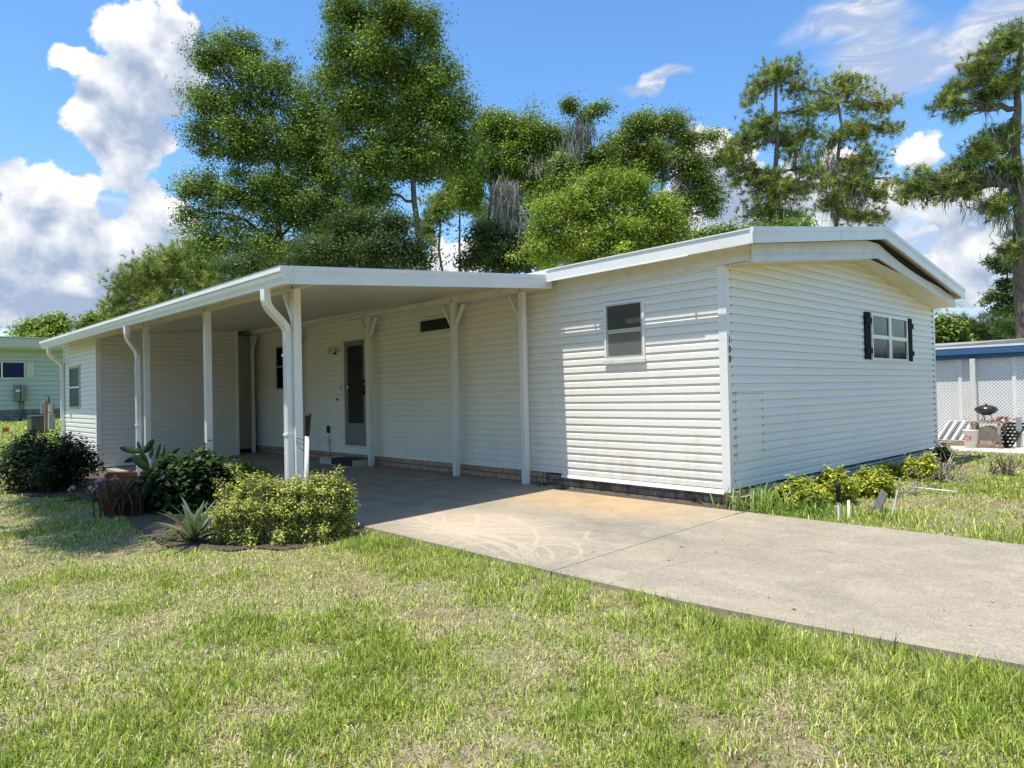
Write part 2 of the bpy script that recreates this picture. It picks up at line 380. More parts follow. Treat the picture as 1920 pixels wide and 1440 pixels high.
cr = t.n('ShaderNodeTexVoronoi', feature='DISTANCE_TO_EDGE'); t.l(t.vm('ADD', p, t.xyz(t.m('MULTIPLY', n4, .5), t.m('MULTIPLY', n1, .5), 0.0)), cr.inputs['Vector']); cr.inputs['Scale'].default_value = 0.42
base = t.mix(t.m('MULTIPLY', t.mr(cr.outputs['Distance'], 0.001, 0.004, 1.0, 0.0), t.mr(n4, .5, .56, 0.0, .55)), base, c4((0.10, 0.09, 0.08)))
def ellipse(t, X, Y, cx, cy, rx, ry, a, b_):
    q = t.vm('LENGTH', t.xyz(t.m('DIVIDE', t.m('SUBTRACT', X, cx), rx), t.m('DIVIDE', t.m('SUBTRACT', Y, cy), ry), 0.0)); return t.mr(q, a, b_, 1.0, 0.0, True)
rust = t.m('MULTIPLY', ellipse(t, X_, Y_, -1.3, -0.75, 2.0, 0.85, 0.2, 1.15), t.mr(n4, 0.3, 0.6, 0.35, 0.95))
base = t.mix(t.m('MULTIPLY', rust, 0.6), base, c4((0.52, 0.32, 0.14)))
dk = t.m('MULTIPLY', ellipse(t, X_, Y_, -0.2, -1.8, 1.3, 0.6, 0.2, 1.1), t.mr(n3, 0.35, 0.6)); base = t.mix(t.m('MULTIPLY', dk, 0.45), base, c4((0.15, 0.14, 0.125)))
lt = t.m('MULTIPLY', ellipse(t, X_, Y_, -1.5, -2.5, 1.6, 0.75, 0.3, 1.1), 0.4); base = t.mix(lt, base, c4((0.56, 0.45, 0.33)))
wob = t.m('MULTIPLY', t.m('SUBTRACT', t.noise(p, 4, 4), 0.5), 0.16)
arcs = None
for (cx, cy, r_, wd) in [(-2.6, -1.3, 1.55, .035), (-2.4, -1.15, 1.8, .05), (-1.2, -4.2, 1.5, .05), (-0.9, -4.0, 1.22, .04), (0.0, -1.9, .42, .05), (-1.9, -3.9, 1.9, .05), (-1.6, -0.6, 2.2, .05),
                         (-0.4, -3.3, .55, .05), (-3.0, -3.7, 1.5, .04), (-2.9, -3.8, 1.9, .05), (-1.1, -5.2, 2.3, .06), (-0.1, -2.9, .30, .045), (-1.7, -1.0, 1.25, .03), (-2.2, -1.2, 1.42, .03), (-1.0, -4.5, 1.75, .04), (-1.5, -5.6, 2.75, .05), (-1.4, -5.4, 2.4, .03), (-2.0, -0.2, 2.5, .04), (-0.5, -3.2, .8, .03)]:
    d = t.m('ABSOLUTE', t.m('SUBTRACT', t.m('ADD', t.vm('DISTANCE', t.xyz(X_, Y_, 0.0), (cx, cy, 0)), wob), r_))
    wd *= .6; a = t.mr(d, 0.2 * wd, wd, 1.0, 0.0, True); arcs = a if arcs is None else t.m('MAXIMUM', arcs, a)
reg = ellipse(t, X_, Y_, -1.0, -2.6, 1.7, 0.75, 0.7, 1.1)
base = t.mix(t.m('MULTIPLY', t.m('MULTIPLY', arcs, reg), t.mr(n5, 0.25, 0.55, 0.05, 0.42)), base, c4((0.56, 0.45, 0.31)))
cp = t.mr(X_, -3.3, -2.6, 1.0, 0.0)          # greyer mix for the slab under the carport
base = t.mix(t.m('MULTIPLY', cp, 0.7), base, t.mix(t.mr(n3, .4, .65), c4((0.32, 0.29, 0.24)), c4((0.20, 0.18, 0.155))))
t.l(base, b.inputs['Base Color']); b.inputs['Roughness'].default_value = 0.85; b.inputs['Specular IOR Level'].default_value = 0.25
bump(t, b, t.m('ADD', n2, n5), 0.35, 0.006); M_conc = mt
M_conc2 = plain('pale concrete', (0.50, 0.47, 0.41), 0.9, 0.14, 4, bmp=0.3, dirt=(0.25, 0.22, 0.18), dirtamt=0.35)

# ------------------------------------------------------------------ terrain
def slabz(y): return -0.085 * np.clip((-y - 0.3) / 3.05, 0, 1.3)
def hgt(x, y):
    x = np.asarray(x, float); y = np.asarray(y, float)
    z = slabz(y) - 0.045 - 0.05 * sstep(-3.4, -6.5, y) * 1.0
    z = np.where(y < -3.4, slabz(-3.4) - 0.045 - 0.05 * sstep(3.4, 6.5, -y), z)
    z = z + 0.78 * sstep(-17, -30, x) * 1.0 - 0.05 * sstep(-4, -12, x)
    return z + 0.018 * (fbm(x * 0.9, y * 0.9, 3, 3) - 0.5) * sstep(0, 1, np.abs(y + 1.8) - 1.4)
def sstepr(a, b, x): return sstep(a, b, x)
xs = np.concatenate([np.linspace(-700, -60, 14), np.linspace(-50, 20, 141), np.linspace(30, 700, 12)])
ys = np.concatenate([np.linspace(-400, -30, 10), np.linspace(-24, 20, 110), np.linspace(24, 800, 18)])
def sst(a, b, x):
    return sstep(a, b, x) if a < b else 1 - sstep(b, a, x)
def hgt(x, y):
    x = np.asarray(x, float); y = np.asarray(y, float)
    z = np.where(y < -3.4, slabz(-3.4) - 0.03 - 0.05 * sst(3.4, 6.5, -y), slabz(y) - 0.05)
    z = np.where(y >= -3.4, np.minimum(z, slabz(y) - 0.03), z)
    z = z + 0.80 * sst(-17, -30, x) - 0.03 * sst(-4, -12, x)
    lawn = np.clip(np.maximum(np.maximum(-3.5 - y, y + 0.1), 0), 0, 1)
    return z + 0.03 * (fbm(x * 0.8, y * 0.8, 3, 3) - 0.5) * lawn
XX, YY = np.meshgrid(xs, ys, indexing='ij'); ZZ = hgt(XX, YY)
nv = len(ys); ii, jj = np.meshgrid(np.arange(len(xs) - 1), np.arange(nv - 1), indexing='ij')
q = np.stack([ii * nv + jj, (ii + 1) * nv + jj, (ii + 1) * nv + jj + 1, ii * nv + jj + 1], -1).reshape(-1, 4)
g = fast('ground', np.stack([XX, YY, ZZ], -1).reshape(-1, 3), q, None, None, M_soil, kind='structure')
for pl in g.data.polygons: pl.use_smooth = True

def slab(name, polys, mat, thick=0.14, zf=slabz, lift=0.0, kind='structure'):
    mb = MB()
    for pl_ in polys:
        (x0, x1, y0, y1) = pl_[:4]; yb0 = pl_[4] if len(pl_) > 4 else y0; ny = 6
        ya_ = np.linspace(y0, y1, ny); yb_ = np.linspace(yb0, y1, ny); Z = lambda y: float(zf(y)) + lift
        for k in range(ny - 1):
            mb.face([(x0, ya_[k], Z(ya_[k])), (x1, yb_[k], Z(yb_[k])), (x1, yb_[k + 1], Z(yb_[k + 1])), (x0, ya_[k + 1], Z(ya_[k + 1]))])
        mb.face([(x0, y0, Z(y0) - thick), (x1, yb0, Z(yb0) - thick), (x1, yb0, Z(yb0)), (x0, y0, Z(y0))])
        mb.face([(x1, y1, Z(y1) - thick), (x0, y1, Z(y1) - thick), (x0, y1, Z(y1)), (x1, y1, Z(y1))])
        mb.face([(x1, yb0, Z(yb0) - thick), (x1, y1, Z(y1) - thick), (x1, y1, Z(y1)), (x1, yb0, Z(yb0))])
        mb.face([(x0, y1, Z(y1) - thick), (x0, y0, Z(y0) - thick), (x0, y0, Z(y0)), (x0, y1, Z(y1))])
    return mb.build(name, mat, kind=kind)
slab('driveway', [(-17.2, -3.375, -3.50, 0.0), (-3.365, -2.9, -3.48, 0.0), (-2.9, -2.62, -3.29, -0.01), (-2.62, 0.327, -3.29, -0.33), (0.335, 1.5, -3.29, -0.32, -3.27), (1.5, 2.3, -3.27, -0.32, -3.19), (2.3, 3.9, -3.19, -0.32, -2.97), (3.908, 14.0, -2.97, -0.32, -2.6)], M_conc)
# bed of mulch by the carport
bp = [P(px, py, 2, -0.13)[:2] for px, py in [(30, 925), (150, 932), (215, 945), (250, 985), (300, 1020), (345, 1037), (380, 1030), (430, 1036), (480, 1030), (530, 1035), (590, 1026), (640, 1020), (672, 1003), (700, 990)]]
bp += [(-2.2, -3.31), (-2.92, -3.31), (-2.92, -3.5), (-12.7, -3.5), (-12.7, -3.66), (-14, -3.66), (-14.5, -4.2)]
mb = MB(); n = len(bp); mb.v = [(float(x), float(y), float(hgt(x, y)) + 0.02) for x, y in bp]
cxy = np.array(bp).mean(0); mb.face([(x, y, float(hgt(x, y)) + 0.015) for x, y in bp]); mb.v = mb.v[n:]; mb.f = [tuple(i - n for i in f) for f in mb.f]
BED = np.array(bp)
mb.build('flower_bed_soil', M_mulch, kind='structure')
slab('neighbour_concrete_pad', [(-3.5, 7.0, 8.9, 11.3)], M_conc2, zf=lambda y: -0.02, thick=0.08)
# dirt strip by the house wall
MB().face([(-2.6, -0.33, -0.04), (0.35, -0.33, -0.04), (0.35, 0.0, -0.03), (-2.6, 0.0, -0.03)]).build('dirt_strip', M_mulch, kind='structure')

# ------------------------------------------------------------------ siding
PROF = [(-0.006, 0.1016), (-0.001, 0.091), (0.0005, 0.073), (0.0095, 0.057), (0.0120, 0.0), (-0.006, 0.0015)]
def siding(mb, axis, base, sgn, u0, u1, z0, z1, holes=(), top=None, course=0.1016, lip=1.0):
    """axis 'y': wall in plane y=base running along x; sgn = outward direction"""
    k = 0; z = z0
    while z < z1 - 0.005:
        zt = min(z + course, z1 + 0.0)
        ivs = [(u0, u1)]
        if top is not None:
            ivs = [top(z + 0.002)]
            if ivs[0] is None: z += course; continue
        for (h0, h1, hz0, hz1) in holes:
            if zt > hz0 and z < hz1:
                new = []
                for a, b_ in ivs:
                    if h1 <= a or h0 >= b_: new.append((a, b_)); continue
                    if a < h0: new.append((a, h0))
                    if b_ > h1: new.append((h1, b_))
                ivs = new
        for a, b_ in ivs:
            pr = [(d * lip, z + min(h * course / 0.1016, zt - z)) for d, h in PROF]
            for (d0, h0_), (d1, h1_) in zip(pr[:-1], pr[1:]):
                if axis == 'y': mb.face([(a, base + sgn * d1, h1_), (b_, base + sgn * d1, h1_), (b_, base + sgn * d0, h0_), (a, base + sgn * d0, h0_)])
                else: mb.face([(base + sgn * d1, a, h1_), (base + sgn * d1, b_, h1_), (base + sgn * d0, b_, h0_), (base + sgn * d0, a, h0_)])
        z += course
    return mb

# ------------------------------------------------------------------ the mobile home
LEFT = -17.0; WID = 7.4; OX = 0.50; OE = 0.28
home = thing('mobile_home', 'long white vinyl-sided mobile home with low gable roof and number 108 on its corner', 'house', (-8, 3.7, 0))
W1 = (-1.775, -1.125, 1.735, 2.50); W2 = (-6.02, -4.98, 2.40, 2.69); W3 = (-11.93, -10.9, 1.55, 2.565); DR = (-8.74, -7.82, 0.30, 2.52)
WE = (4.28, 5.88, 1.72, 2.47)
wall = siding(MB(), 'y', 0.0, -1, LEFT, -0.02, 0.176, 2.94, []).build('side_wall', M_white, home)
MB().box(LEFT, 0, 0.10, 0.12, 0.0, 2.9).box(LEFT, 0, 7.28, 7.40, 0.16, 2.9).box(LEFT, LEFT + 0.05, 0.12, 7.28, 0.16, 2.9).box(-0.12, -0.10, 0.12, 7.28, 0.1, 2.9).build('inner_wall', M_dark, home)
def sof(y): return 2.735 + (0.47 * (y / 3.72) if y < 3.72 else 0.47 * ((WID - y) / (WID - 3.72)))
def topy(z):
    if z <= 2.735: return (0.02, WID - 0.02)
    t_ = (z - 2.735) / 0.47
    if t_ >= 1: return None
    return (0.02 + 3.70 * t_, WID - 0.02 - 3.66 * t_)
siding(MB(), 'x', 0.0, 1, 0, 0, 0.168, 3.2, [], top=topy).build('end_wall', M_end, home)
# corner boards
MB().box(-0.09, 0.0155, -0.0155, 0.0, 0.135, 2.87).box(0.0, 0.0155, 0.0005, 0.075, 0.15, 2.76).build('corner_board', M_trim, home)
MB().box(0.0, 0.013, WID - 0.06, WID + 0.013, 0.168, 2.74).build('corner_board', M_trim, home)
# bottom flashing
MB().hexa([(-2.62, -0.035, 0.125), (-0.06, -0.035, 0.115), (-0.06, -0.0135, 0.115), (-2.62, -0.0135, 0.125)], [(-2.62, -0.0165, 0.172), (-0.09, -0.0165, 0.168), (-0.09, -0.0135, 0.168), (-2.62, -0.0135, 0.172)]).build('drip_flashing', M_trim, home)
# skirting
MB().box(LEFT, -2.95, 0.0, 0.10, -0.2, 0.176).build('brick_skirting', M_bk, home)
MB().box(-2.95, 0.10, 0.003, 0.10, -0.2, 0.15).box(-0.02, 0.16, -0.06, 0.22, -0.2, 0.10).build('brick_skirting', M_bkd, home)
MB().box(-0.06, 0.035, 0.22, WID + 0.25, -0.25, 0.135).build('brick_skirting', M_bke, home)
MB().box(-0.04, 0.05, 6.55, 7.0, -0.10, 0.03).build('skirting_vent', M_blk, home)
# roof
def rz(y): return 3.045 + 0.575 * ((y + OE) / (3.66 + OE) if y < 3.66 else (WID + 0.06 - y) / (WID + 0.06 - 3.66))
XL = LEFT - 0.3; YR = WID + 0.06
rb = MB()
for (ya, yb) in ((-0.236, 3.66), (3.66, YR)):
    rb.hexa([(XL, ya, rz(ya) - 0.05), (OX - .03, ya, rz(ya) - 0.05), (OX - .03, yb, rz(yb) - 0.05), (XL, yb, rz(yb) - 0.05)],
            [(XL, ya, rz(ya)), (OX - .03, ya, rz(ya)), (OX - .03, yb, rz(yb)), (XL, yb, rz(yb))])
rb.build('roof', M_roof, home)
# outer rake fascia: two boards each slope (drip edge over board)
rk = MB()
for (ya, yb) in ((-OE, 3.66), (3.66, YR + 0.02)):
    for (h0, h1, x0, x1) in ((-0.165, -0.045, OX - 0.03, OX), (-0.045, 0.012, OX - 0.03, OX + 0.012)):
        rk.hexa([(x0, ya, rz(ya) + h0), (x1, ya, rz(ya) + h0), (x1, yb, rz(yb) + h0), (x0, yb, rz(yb) + h0)], [(x0, ya, rz(ya) + h1), (x1, ya, rz(ya) + h1), (x1, yb, rz(yb) + h1), (x0, yb, rz(yb) + h1)])
rk.build('rake_fascia', M_trim, home)
MB().box(OX + .0005, OX + .004, -OE + .001, -OE + .05, rz(-OE) - .165, rz(-OE) - .047).box(OX + .0005, OX + .003, 2.05, 2.058, rz(2.05) - .16, rz(2.05) - .05).build('fascia_joint', M_trimd, home)
# eave fascia / gutter on the long side, standing off the roof edge with a slot
ev = MB().box(-2.60, OX - 0.031, -OE, -0.267, 2.88, 3.03).box(-2.60, OX - 0.031, -OE - 0.012, -0.267, 3.03, 3.045)
ev.box(-2.60, -0.3, -OE - 0.006, -OE + 0.0, 2.868, 2.879)
for x in (-2.57, -1.98, -0.42, 0.08): ev.box(x, x + 0.03, -0.2665, -0.2365, 2.95, 3.03)
ev.box(-1.9, -1.45, -0.2665, -0.2365, 2.97, 3.02)
ev.build('eave_fascia', M_trim, home)
MB().box(LEFT, -2.62, -0.215, -0.20, 2.95, 3.03).build('eave_fascia', M_trim, home)
MB().box(XL, OX - 0.05, WID + 0.03, WID + 0.06, 2.88, 3.03).build('eave_fascia', M_trim, home)
MB().box(LEFT, OX - 0.16, -0.213, 0.0, 2.925, 2.94).build('eave_soffit', M_soff, home)
MB().box(-2.6, 0.33, -0.03, -0.0160, 2.74, 2.925).build('frieze_board', M_trimd, home)
# inner box fascia and the soffit
XI = 0.36
fi = MB(); N = 16
yy = np.concatenate([np.linspace(-0.03, 3.72, 9), np.linspace(3.72, WID, 13)[1:]])
for a, b_ in zip(yy[:-1], yy[1:]):
    def top(y): 
        s_ = 0.0
        if y > 3.3: s_ = 0.075 * math.sin(math.pi * min(1, (y - 3.3) / 3.2)) + 0.01
        return rz(y) - 0.155 - s_
    fi.hexa([(XI - .02, a, sof(a) + 0.075), (XI, a, sof(a) + 0.075), (XI, b_, sof(b_) + 0.075), (XI - .02, b_, sof(b_) + 0.075)], [(XI - .02, a, top(a)), (XI, a, top(a)), (XI, b_, top(b_)), (XI - .02, b_, top(b_))])
    fi.hexa([(XI - .025, a, sof(a) - 0.005), (XI + .012, a, sof(a) - 0.005), (XI + .012, b_, sof(b_) - 0.005), (XI - .025, b_, sof(b_) - 0.005)], [(XI - .025, a, sof(a) + 0.073), (XI + .008, a, sof(a) + 0.073), (XI + .008, b_, sof(b_) + 0.073), (XI - .025, b_, sof(b_) + 0.073)])
fi.build('box_fascia', M_trimd, home)
sf = MB()
for ya, yb in ((-0.03, 3.72), (3.72, WID)):
    sf.hexa([(0.0, ya, sof(ya)), (XI - .026, ya, sof(ya)), (XI - .026, yb, sof(yb)), (0.0, yb, sof(yb))], [(0.0, ya, sof(ya) + .015), (XI - .026, ya, sof(ya) + .015), (XI - .026, yb, sof(yb) + .015), (0.0, yb, sof(yb) + .015)])
sf.face([(XI, 0.0, 2.73), (XI, -0.03, 2.9), (0.0, -0.03, 2.9), (0, 0, 2.73)])
sf.build('soffit', M_soff, home)
st_ = MB()
for ya, yb in ((0.02, 3.72), (3.72, WID - .02)):
    st_.hexa([(0.0, ya, sof(ya) - .028), (.022, ya, sof(ya) - .028), (.022, yb, sof(yb) - .028), (0, yb, sof(yb) - .028)], [(0.0, ya, sof(ya) - .001), (.022, ya, sof(ya) - .001), (.022, yb, sof(yb) - .001), (0, yb, sof(yb) - .001)])
st_.build('soffit_trim', M_soff, home)
MB().face([(XI - .03, 3.0, 3.2), (XI - .03, WID - .2, 2.9), (XI - .03, WID - .2, 3.0), (XI - .03, 3.7, 3.52), (XI - .03, 3.0, 3.4)]).build('cavity_shade_sheet', M_dark, home)  # flat dark sheet behind the fascia; the gap's shade is in its colour

def frame(mb, axis, base, u0, u1, z0, z1, w_, d0, d1):
    B = (lambda a, b_, c, d: mb.box(a, b_, base - d1, base - d0, c, d)) if axis == 'y' else (lambda a, b_, c, d: mb.box(base + d0, base + d1, a, b_, c, d))
    B(u0, u1, z0, z0 + w_); B(u0, u1, z1 - w_, z1); B(u0, u0 + w_, z0 + w_, z1 - w_); B(u1 - w_, u1, z0 + w_, z1 - w_); return mb
def pane(axis, base, u0, u1, z0, z1, d, mat, name, parent):
    mb = MB(); 
    if axis == 'y': mb.box(u0, u1, base - d - 0.004, base - d, z0, z1)
    else: mb.box(base + d, base + d + 0.004, u0, u1, z0, z1)
    return mb.build(name, mat, parent)
# window on the sunlit side
x0, x1, z0, z1 = W1
wn = frame(MB(), 'y', 0, x0, x1, z0, z1, 0.03, 0.0, 0.034).build('window', M_trim, home)
MB().box(x0 - .01, x1 + .01, -0.042, -0.0, z0 - 0.045, z0 - 0.001).build('sill', M_trimd, wn)
frame(frame(MB(), 'y', 0, x0 + .03, x1 - .03, 2.115, z1 - .03, 0.022, 0.01, 0.030), 'y', 0, x0 + .034, x1 - .034, z0 + .03, 2.11, 0.024, 0.01, 0.024).build('sash', M_alum, wn)
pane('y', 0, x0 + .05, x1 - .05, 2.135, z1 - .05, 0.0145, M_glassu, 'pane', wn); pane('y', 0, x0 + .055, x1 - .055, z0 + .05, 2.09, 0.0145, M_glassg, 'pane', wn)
# dark slider behind the Y brace
x0, x1, z0, z1 = W2
wn = frame(MB(), 'y', 0, x0, x1, z0, z1, 0.028, 0.0, 0.030).build('window', M_trimd, home)
frame(MB(), 'y', 0, x0 + .028, x1 - .028, z0 + .028, z1 - .028, 0.022, 0.0, 0.024).build('sash', M_alum, wn); pane('y', 0, x0 + .04, x1 - .04, z0 + .04, z1 - .04, 0.0145, M_glass, 'pane', wn)
x0, x1, z0, z1 = W3
wn = frame(MB(), 'y', 0, x0, x1, z0, z1, 0.04, 0.0, 0.030).build('window', M_door, home)
MB().box(x0 + .04, x1 - .04, -0.024, -.0, 2.07, 2.11).build('sash', M_alum, wn); pane('y', 0, x0 + .04, x1 - .04, z0 + .04, 2.07, 0.0145, M_glass, 'pane', wn); pane('y', 0, x0 + .04, x1 - .04, 2.11, z1 - .04, 0.0145, M_glass, 'pane', wn)
# end window with four lights
y0, y1, z0, z1 = WE
wn = frame(MB(), 'x', 0, y0, y1, z0, z1, 0.045, 0.0, 0.038).build('window', M_trim, home)
ym = 5.07; zm = 2.10
MB().box(0.0, 0.036, ym - .055, ym + .055, z0 + .045, z1 - .045).box(0.0, 0.032, y0 + .045, ym - .055, zm - .03, zm + .03).box(0.0, 0.032, ym + .055, y1 - .045, zm - .03, zm + .03).build('mullion', M_trim, wn)
for a, b_ in ((y0 + .045, ym - .055), (ym + .055, y1 - .045)):
    for c, d in ((z0 + .045, zm - .03), (zm + .03, z1 - .045)):
        pane('x', 0, a, b_, c, d, 0.0145, M_glassc, 'pane', wn)
# shutters
for (a, b_) in ((4.02, 4.255), (5.905, 6.14)):
    s_ = MB(); nb = 3; w_ = (b_ - a) / nb
    for k in range(nb): s_.box(0.0105, 0.028, a + k * w_ + .003, a + (k + 1) * w_ - .003, 1.735 + .008 * (k == 1), 2.475 - .006 * (k == 0))
    for z in (1.83, 2.30): s_.box(0.0285, 0.045, a - .005, b_ + .005 + .02, z, z + .085)
    s_.build('shutter', M_black, home, bevel=0.003)
# service panel with louvre notches
ap = frame(MB(), 'x', 0, 0.14, 0.80, 0.47, 1.28, 0.014, 0.012, 0.0165)
siding(ap, 'x', 0.0045, 1, .155, .785, 0.486, 1.264)
ap.build('access_panel', M_end, home)
for k in range(8):
    z = 0.56 + k * 0.1016
    for y in (0.15, 0.775): MB().box(0.016, 0.0185, y - .006, y + .006, z, z + .018).build('panel_clip', M_blk, home)
for s_, z in (('1', 1.885), ('0', 1.775), ('8', 1.665)):
    merge_text(s_, 0.115, 0.0015, 'house_number', M_black if s_ != '1' else M_blk, home, [[0, 0, 1, 0.0195], [.72, 0, 0, 0.036], [0, 1, 0, z], [0, 0, 0, 1]])
# front door
x0, x1, z0, z1 = DR
frame(MB(), 'y', 0, x0, x1, z0, z1, 0.05, 0.0, 0.030).build('door_frame', M_trimd, home)
dd = MB().box(x0 + .05, x1 - .05, -0.0145, 0.0, z0 + .05, z1 - .05).build('door', M_door, home)
frame(MB(), 'y', 0, x0 + .05, x1 - .05, z0 + .05, z1 - .05, 0.10, 0.015, 0.0175).build('door_stile', M_door, dd)
gx0, gx1 = -8.545, -7.965
pane('y', 0, gx0, gx1, 0.80, 2.36, 0.0150, M_glass, 'jalousie_backing', dd)
lv = MB()
for k in range(15):
    z = 0.80 + k * 0.104; lv.hexa([(gx0, -0.018, z + .1), (gx1, -0.018, z + .1), (gx1, -0.020, z + .1), (gx0, -0.020, z + .1)], [(gx0, -0.030, z + .008), (gx1, -0.030, z + .008), (gx1, -0.033, z + .008), (gx0, -0.033, z + .008)])
lv.build('jalousie_slat', M_glass, dd)
frame(MB(), 'y', 0, gx0 - .02, gx1 + .02, 0.78, 2.38, 0.02, 0.0185, 0.024).build('glass_trim', M_door, dd)
MB().box(gx0 - .01, gx0 + .02, -0.05, -0.0245, 1.50, 1.56).build('crank', M_trim, dd)
MB().box(-7.925, -7.885, -0.06, -0.0185, 1.36, 1.56).box(-7.93, -7.88, -0.055, -0.0185, 1.60, 1.66).build('handle', M_blk, dd)
MB().box(x0 - .02, x1 + .02, -0.03, -0.0185, 0.18, 0.30).build('door_sill', M_trim, home)
# coach lamp, small boxes
lc = P(625, 660, 1, -0.06)
lp = MB().lathe((0, 0, 0), [(0.0, 0), (0.001, 0)], 6); lp = MB().box(lc[0] - .035, lc[0] + .035, -0.025, -0.0105, lc[2] - .06, lc[2] + .02)
for s_ in (-1, 1): lp.tube([(lc[0], -0.02, lc[2] - .03), (lc[0] + s_ * .06, -0.09, lc[2] - .045), (lc[0] + s_ * .10, -0.10, lc[2] + .0)], 0.008, 6)
lo = lp.build('wall_lamp', plain('antique brass', (0.20, 0.16, 0.09), 0.4, .2, 12, metal=.6), home)
for s_ in (-1, 1): MB().lathe((lc[0] + s_ * .10, -0.10, lc[2] - .01), [(0.015, 0), (0.05, .02), (0.058, .055), (0.045, .085), (0.05, .10)], 14).build('lamp_shade', plain('frosted glass', (0.62, .60, .52), 0.25, .1, 20), lo)
for px, py, w_, h_, mm, nm in ((639, 727, .05, .08, M_trimd, 'doorbell'), (633, 749, .02, .05, M_blk, 'hook'), (616, 805, .10, .15, M_blk, 'timer_box'), (617, 829, .075, .075, M_alum, 'power_outlet')):
    c = P(px, py, 1, -0.02); MB().box(c[0] - w_ / 2, c[0] + w_ / 2, -0.045, -0.0105, c[2] - h_ / 2, c[2] + h_ / 2).build(nm, mm, home, bevel=.004)
c = P(617, 815, 1, -.03); MB().tube([(c[0], -.03, c[2]), (c[0] + .02, -.035, c[2] - .1), (c[0], -.03, c[2] - .16), (c[0] + .03, -.03, 0.02)], .006, 5).build('cable', M_blk, home)

# ------------------------------------------------------------------ carport
def zc(x, y): return 2.97 - 0.075 * (-y - 0.14) + 0.0125 * (-2.6 - x)
XR = -2.60; XE = -16.1; YF = -4.13
cp = thing('carport', 'white aluminium carport roof on slim posts along the front of the mobile home', 'carport', (-8, -2, 0))
rf = MB()
rf.hexa([(XE, YF, zc(XE, YF) - .045), (XR - .03, YF, zc(XR, YF) - .045), (XR - .03, -.205, zc(XR, -.2) - .045), (XE, -.205, zc(XE, -.2) - .045)],
        [(XE, YF, zc(XE, YF) - .005), (XR - .03, YF, zc(XR, YF) - .005), (XR - .03, -.205, zc(XR, -.2) - .005), (XE, -.205, zc(XE, -.2) - .005)])
rf.build('roof', M_roof, cp)
pn = MB(); x = XR - .03
while x > XE + .3:
    a, b_ = x, x - .295
    pn.hexa([(b_, YF + .05, zc(b_, YF) - .056), (a, YF + .05, zc(a, YF) - .056), (a, -.21, zc(a, -.2) - .056), (b_, -.21, zc(b_, -.2) - .056)],
            [(b_, YF + .05, zc(b_, YF) - .046), (a, YF + .05, zc(a, YF) - .046), (a, -.21, zc(a, -.2) - .046), (b_, -.21, zc(b_, -.2) - .046)]); x -= .305
pn.build('ceiling_pan', M_ceil, cp)
# fascia: rake, front gutter
rk = MB()
for h0, h1, xx in ((-.175, -.04, 0), (-.04, .012, .012)):
    rk.hexa([(XR - .03, YF + .101, zc(XR, YF + .1) + h0), (XR + xx, YF + .101, zc(XR, YF + .1) + h0), (XR + xx, -.16, zc(XR, -.16) + h0), (XR - .03, -.16, zc(XR, -.16) + h0)],
            [(XR - .03, YF + .101, zc(XR, YF + .1) + h1), (XR + xx, YF + .101, zc(XR, YF + .1) + h1), (XR + xx, -.16, zc(XR, -.16) + h1), (XR - .03, -.16, zc(XR, -.16) + h1)])
rk.build('rake_fascia', M_trim, cp)
gt = MB(); XG = XR + .014
prof = [(0, -.17), (-.07, -.17), (-.075, -.14), (-.095, -.10), (-.10, -.06), (-.12, -.045), (-.12, .0), (-.125, .012), (-.0, .012)]
for (a0, h0), (a1, h1) in zip(prof[:-1], prof[1:]):
    gt.face([(XE, YF + .1 + a0, zc(XE, YF) + h0), (XG, YF + .1 + a0, zc(XR, YF) + h0), (XG, YF + .1 + a1, zc(XR, YF) + h1), (XE, YF + .1 + a1, zc(XE, YF) + h1)])
for X0 in (XE, XG): gt.face([(X0, YF + .1 + a, zc(X0, YF) + h) for a, h in prof])
gt.build('gutter', M_trim, cp)
YB = -3.62
def beam(y, x0, x1, dz0, dz1, w_):
    return MB().hexa([(x0, y - w_, zc(x0, y) + dz0), (x1, y - w_, zc(x1, y) + dz0), (x1, y + w_, zc(x1, y) + dz0), (x0, y + w_, zc(x0, y) + dz0)],
                     [(x0, y - w_, zc(x0, y) + dz1), (x1, y - w_, zc(x1, y) + dz1), (x1, y + w_, zc(x1, y) + dz1), (x0, y + w_, zc(x0, y) + dz1)])
beam(YB, -16.0, -2.68, -.145, -.057, .03).build('beam', M_soff, cp); beam(-.15, -13.4, -2.64, -.165, -.057, .03).build('beam', M_trimd, cp)
def post(x, y, zb, braces, s_=.088):
    zt = zc(x, y) - (.145 if y < -1 else .165)
    pm = MB().box(x - s_ / 2, x + s_ / 2, y - s_ / 2 + .0, y + s_ / 2, zb, zt)
    for dx in (-.012, .012): pm.box(x + dx - .004, x + dx + .004, y - s_ / 2 - .004, y - s_ / 2 - .0005, zb, zt)
    po = pm.build('post', M_trim, cp, bevel=.004)
    MB().box(x - s_ / 2 - .012, x + s_ / 2 + .012, y - .02, y + .02, zb, zb + .05).build('base_bracket', M_trimd, po)
    for d in braces: MB().bar((x + d * .03, y, zt - .40), (x + d * .27, y, zt - .03), .045, .045, (0, 1, 0)).build('brace', M_trim, po)
    for z in (zt + .02, zt + .06): MB().tube([(x, y - .05, z), (x, y - .034, z)], .008, 6).build('bolt', M_blk, po)
for x, br in ((-3.22, (-1,)), (-4.86, (-1, 1)), (-7.50, (-1, 1)), (-10.55, (-1, 1)), (-13.05, (1,))): post(x, -.15, -.01, br)
for x, br in ((-3.36, (-1,)), (-6.20, ()), (-9.20, ())): post(x, YB, -.10, br)
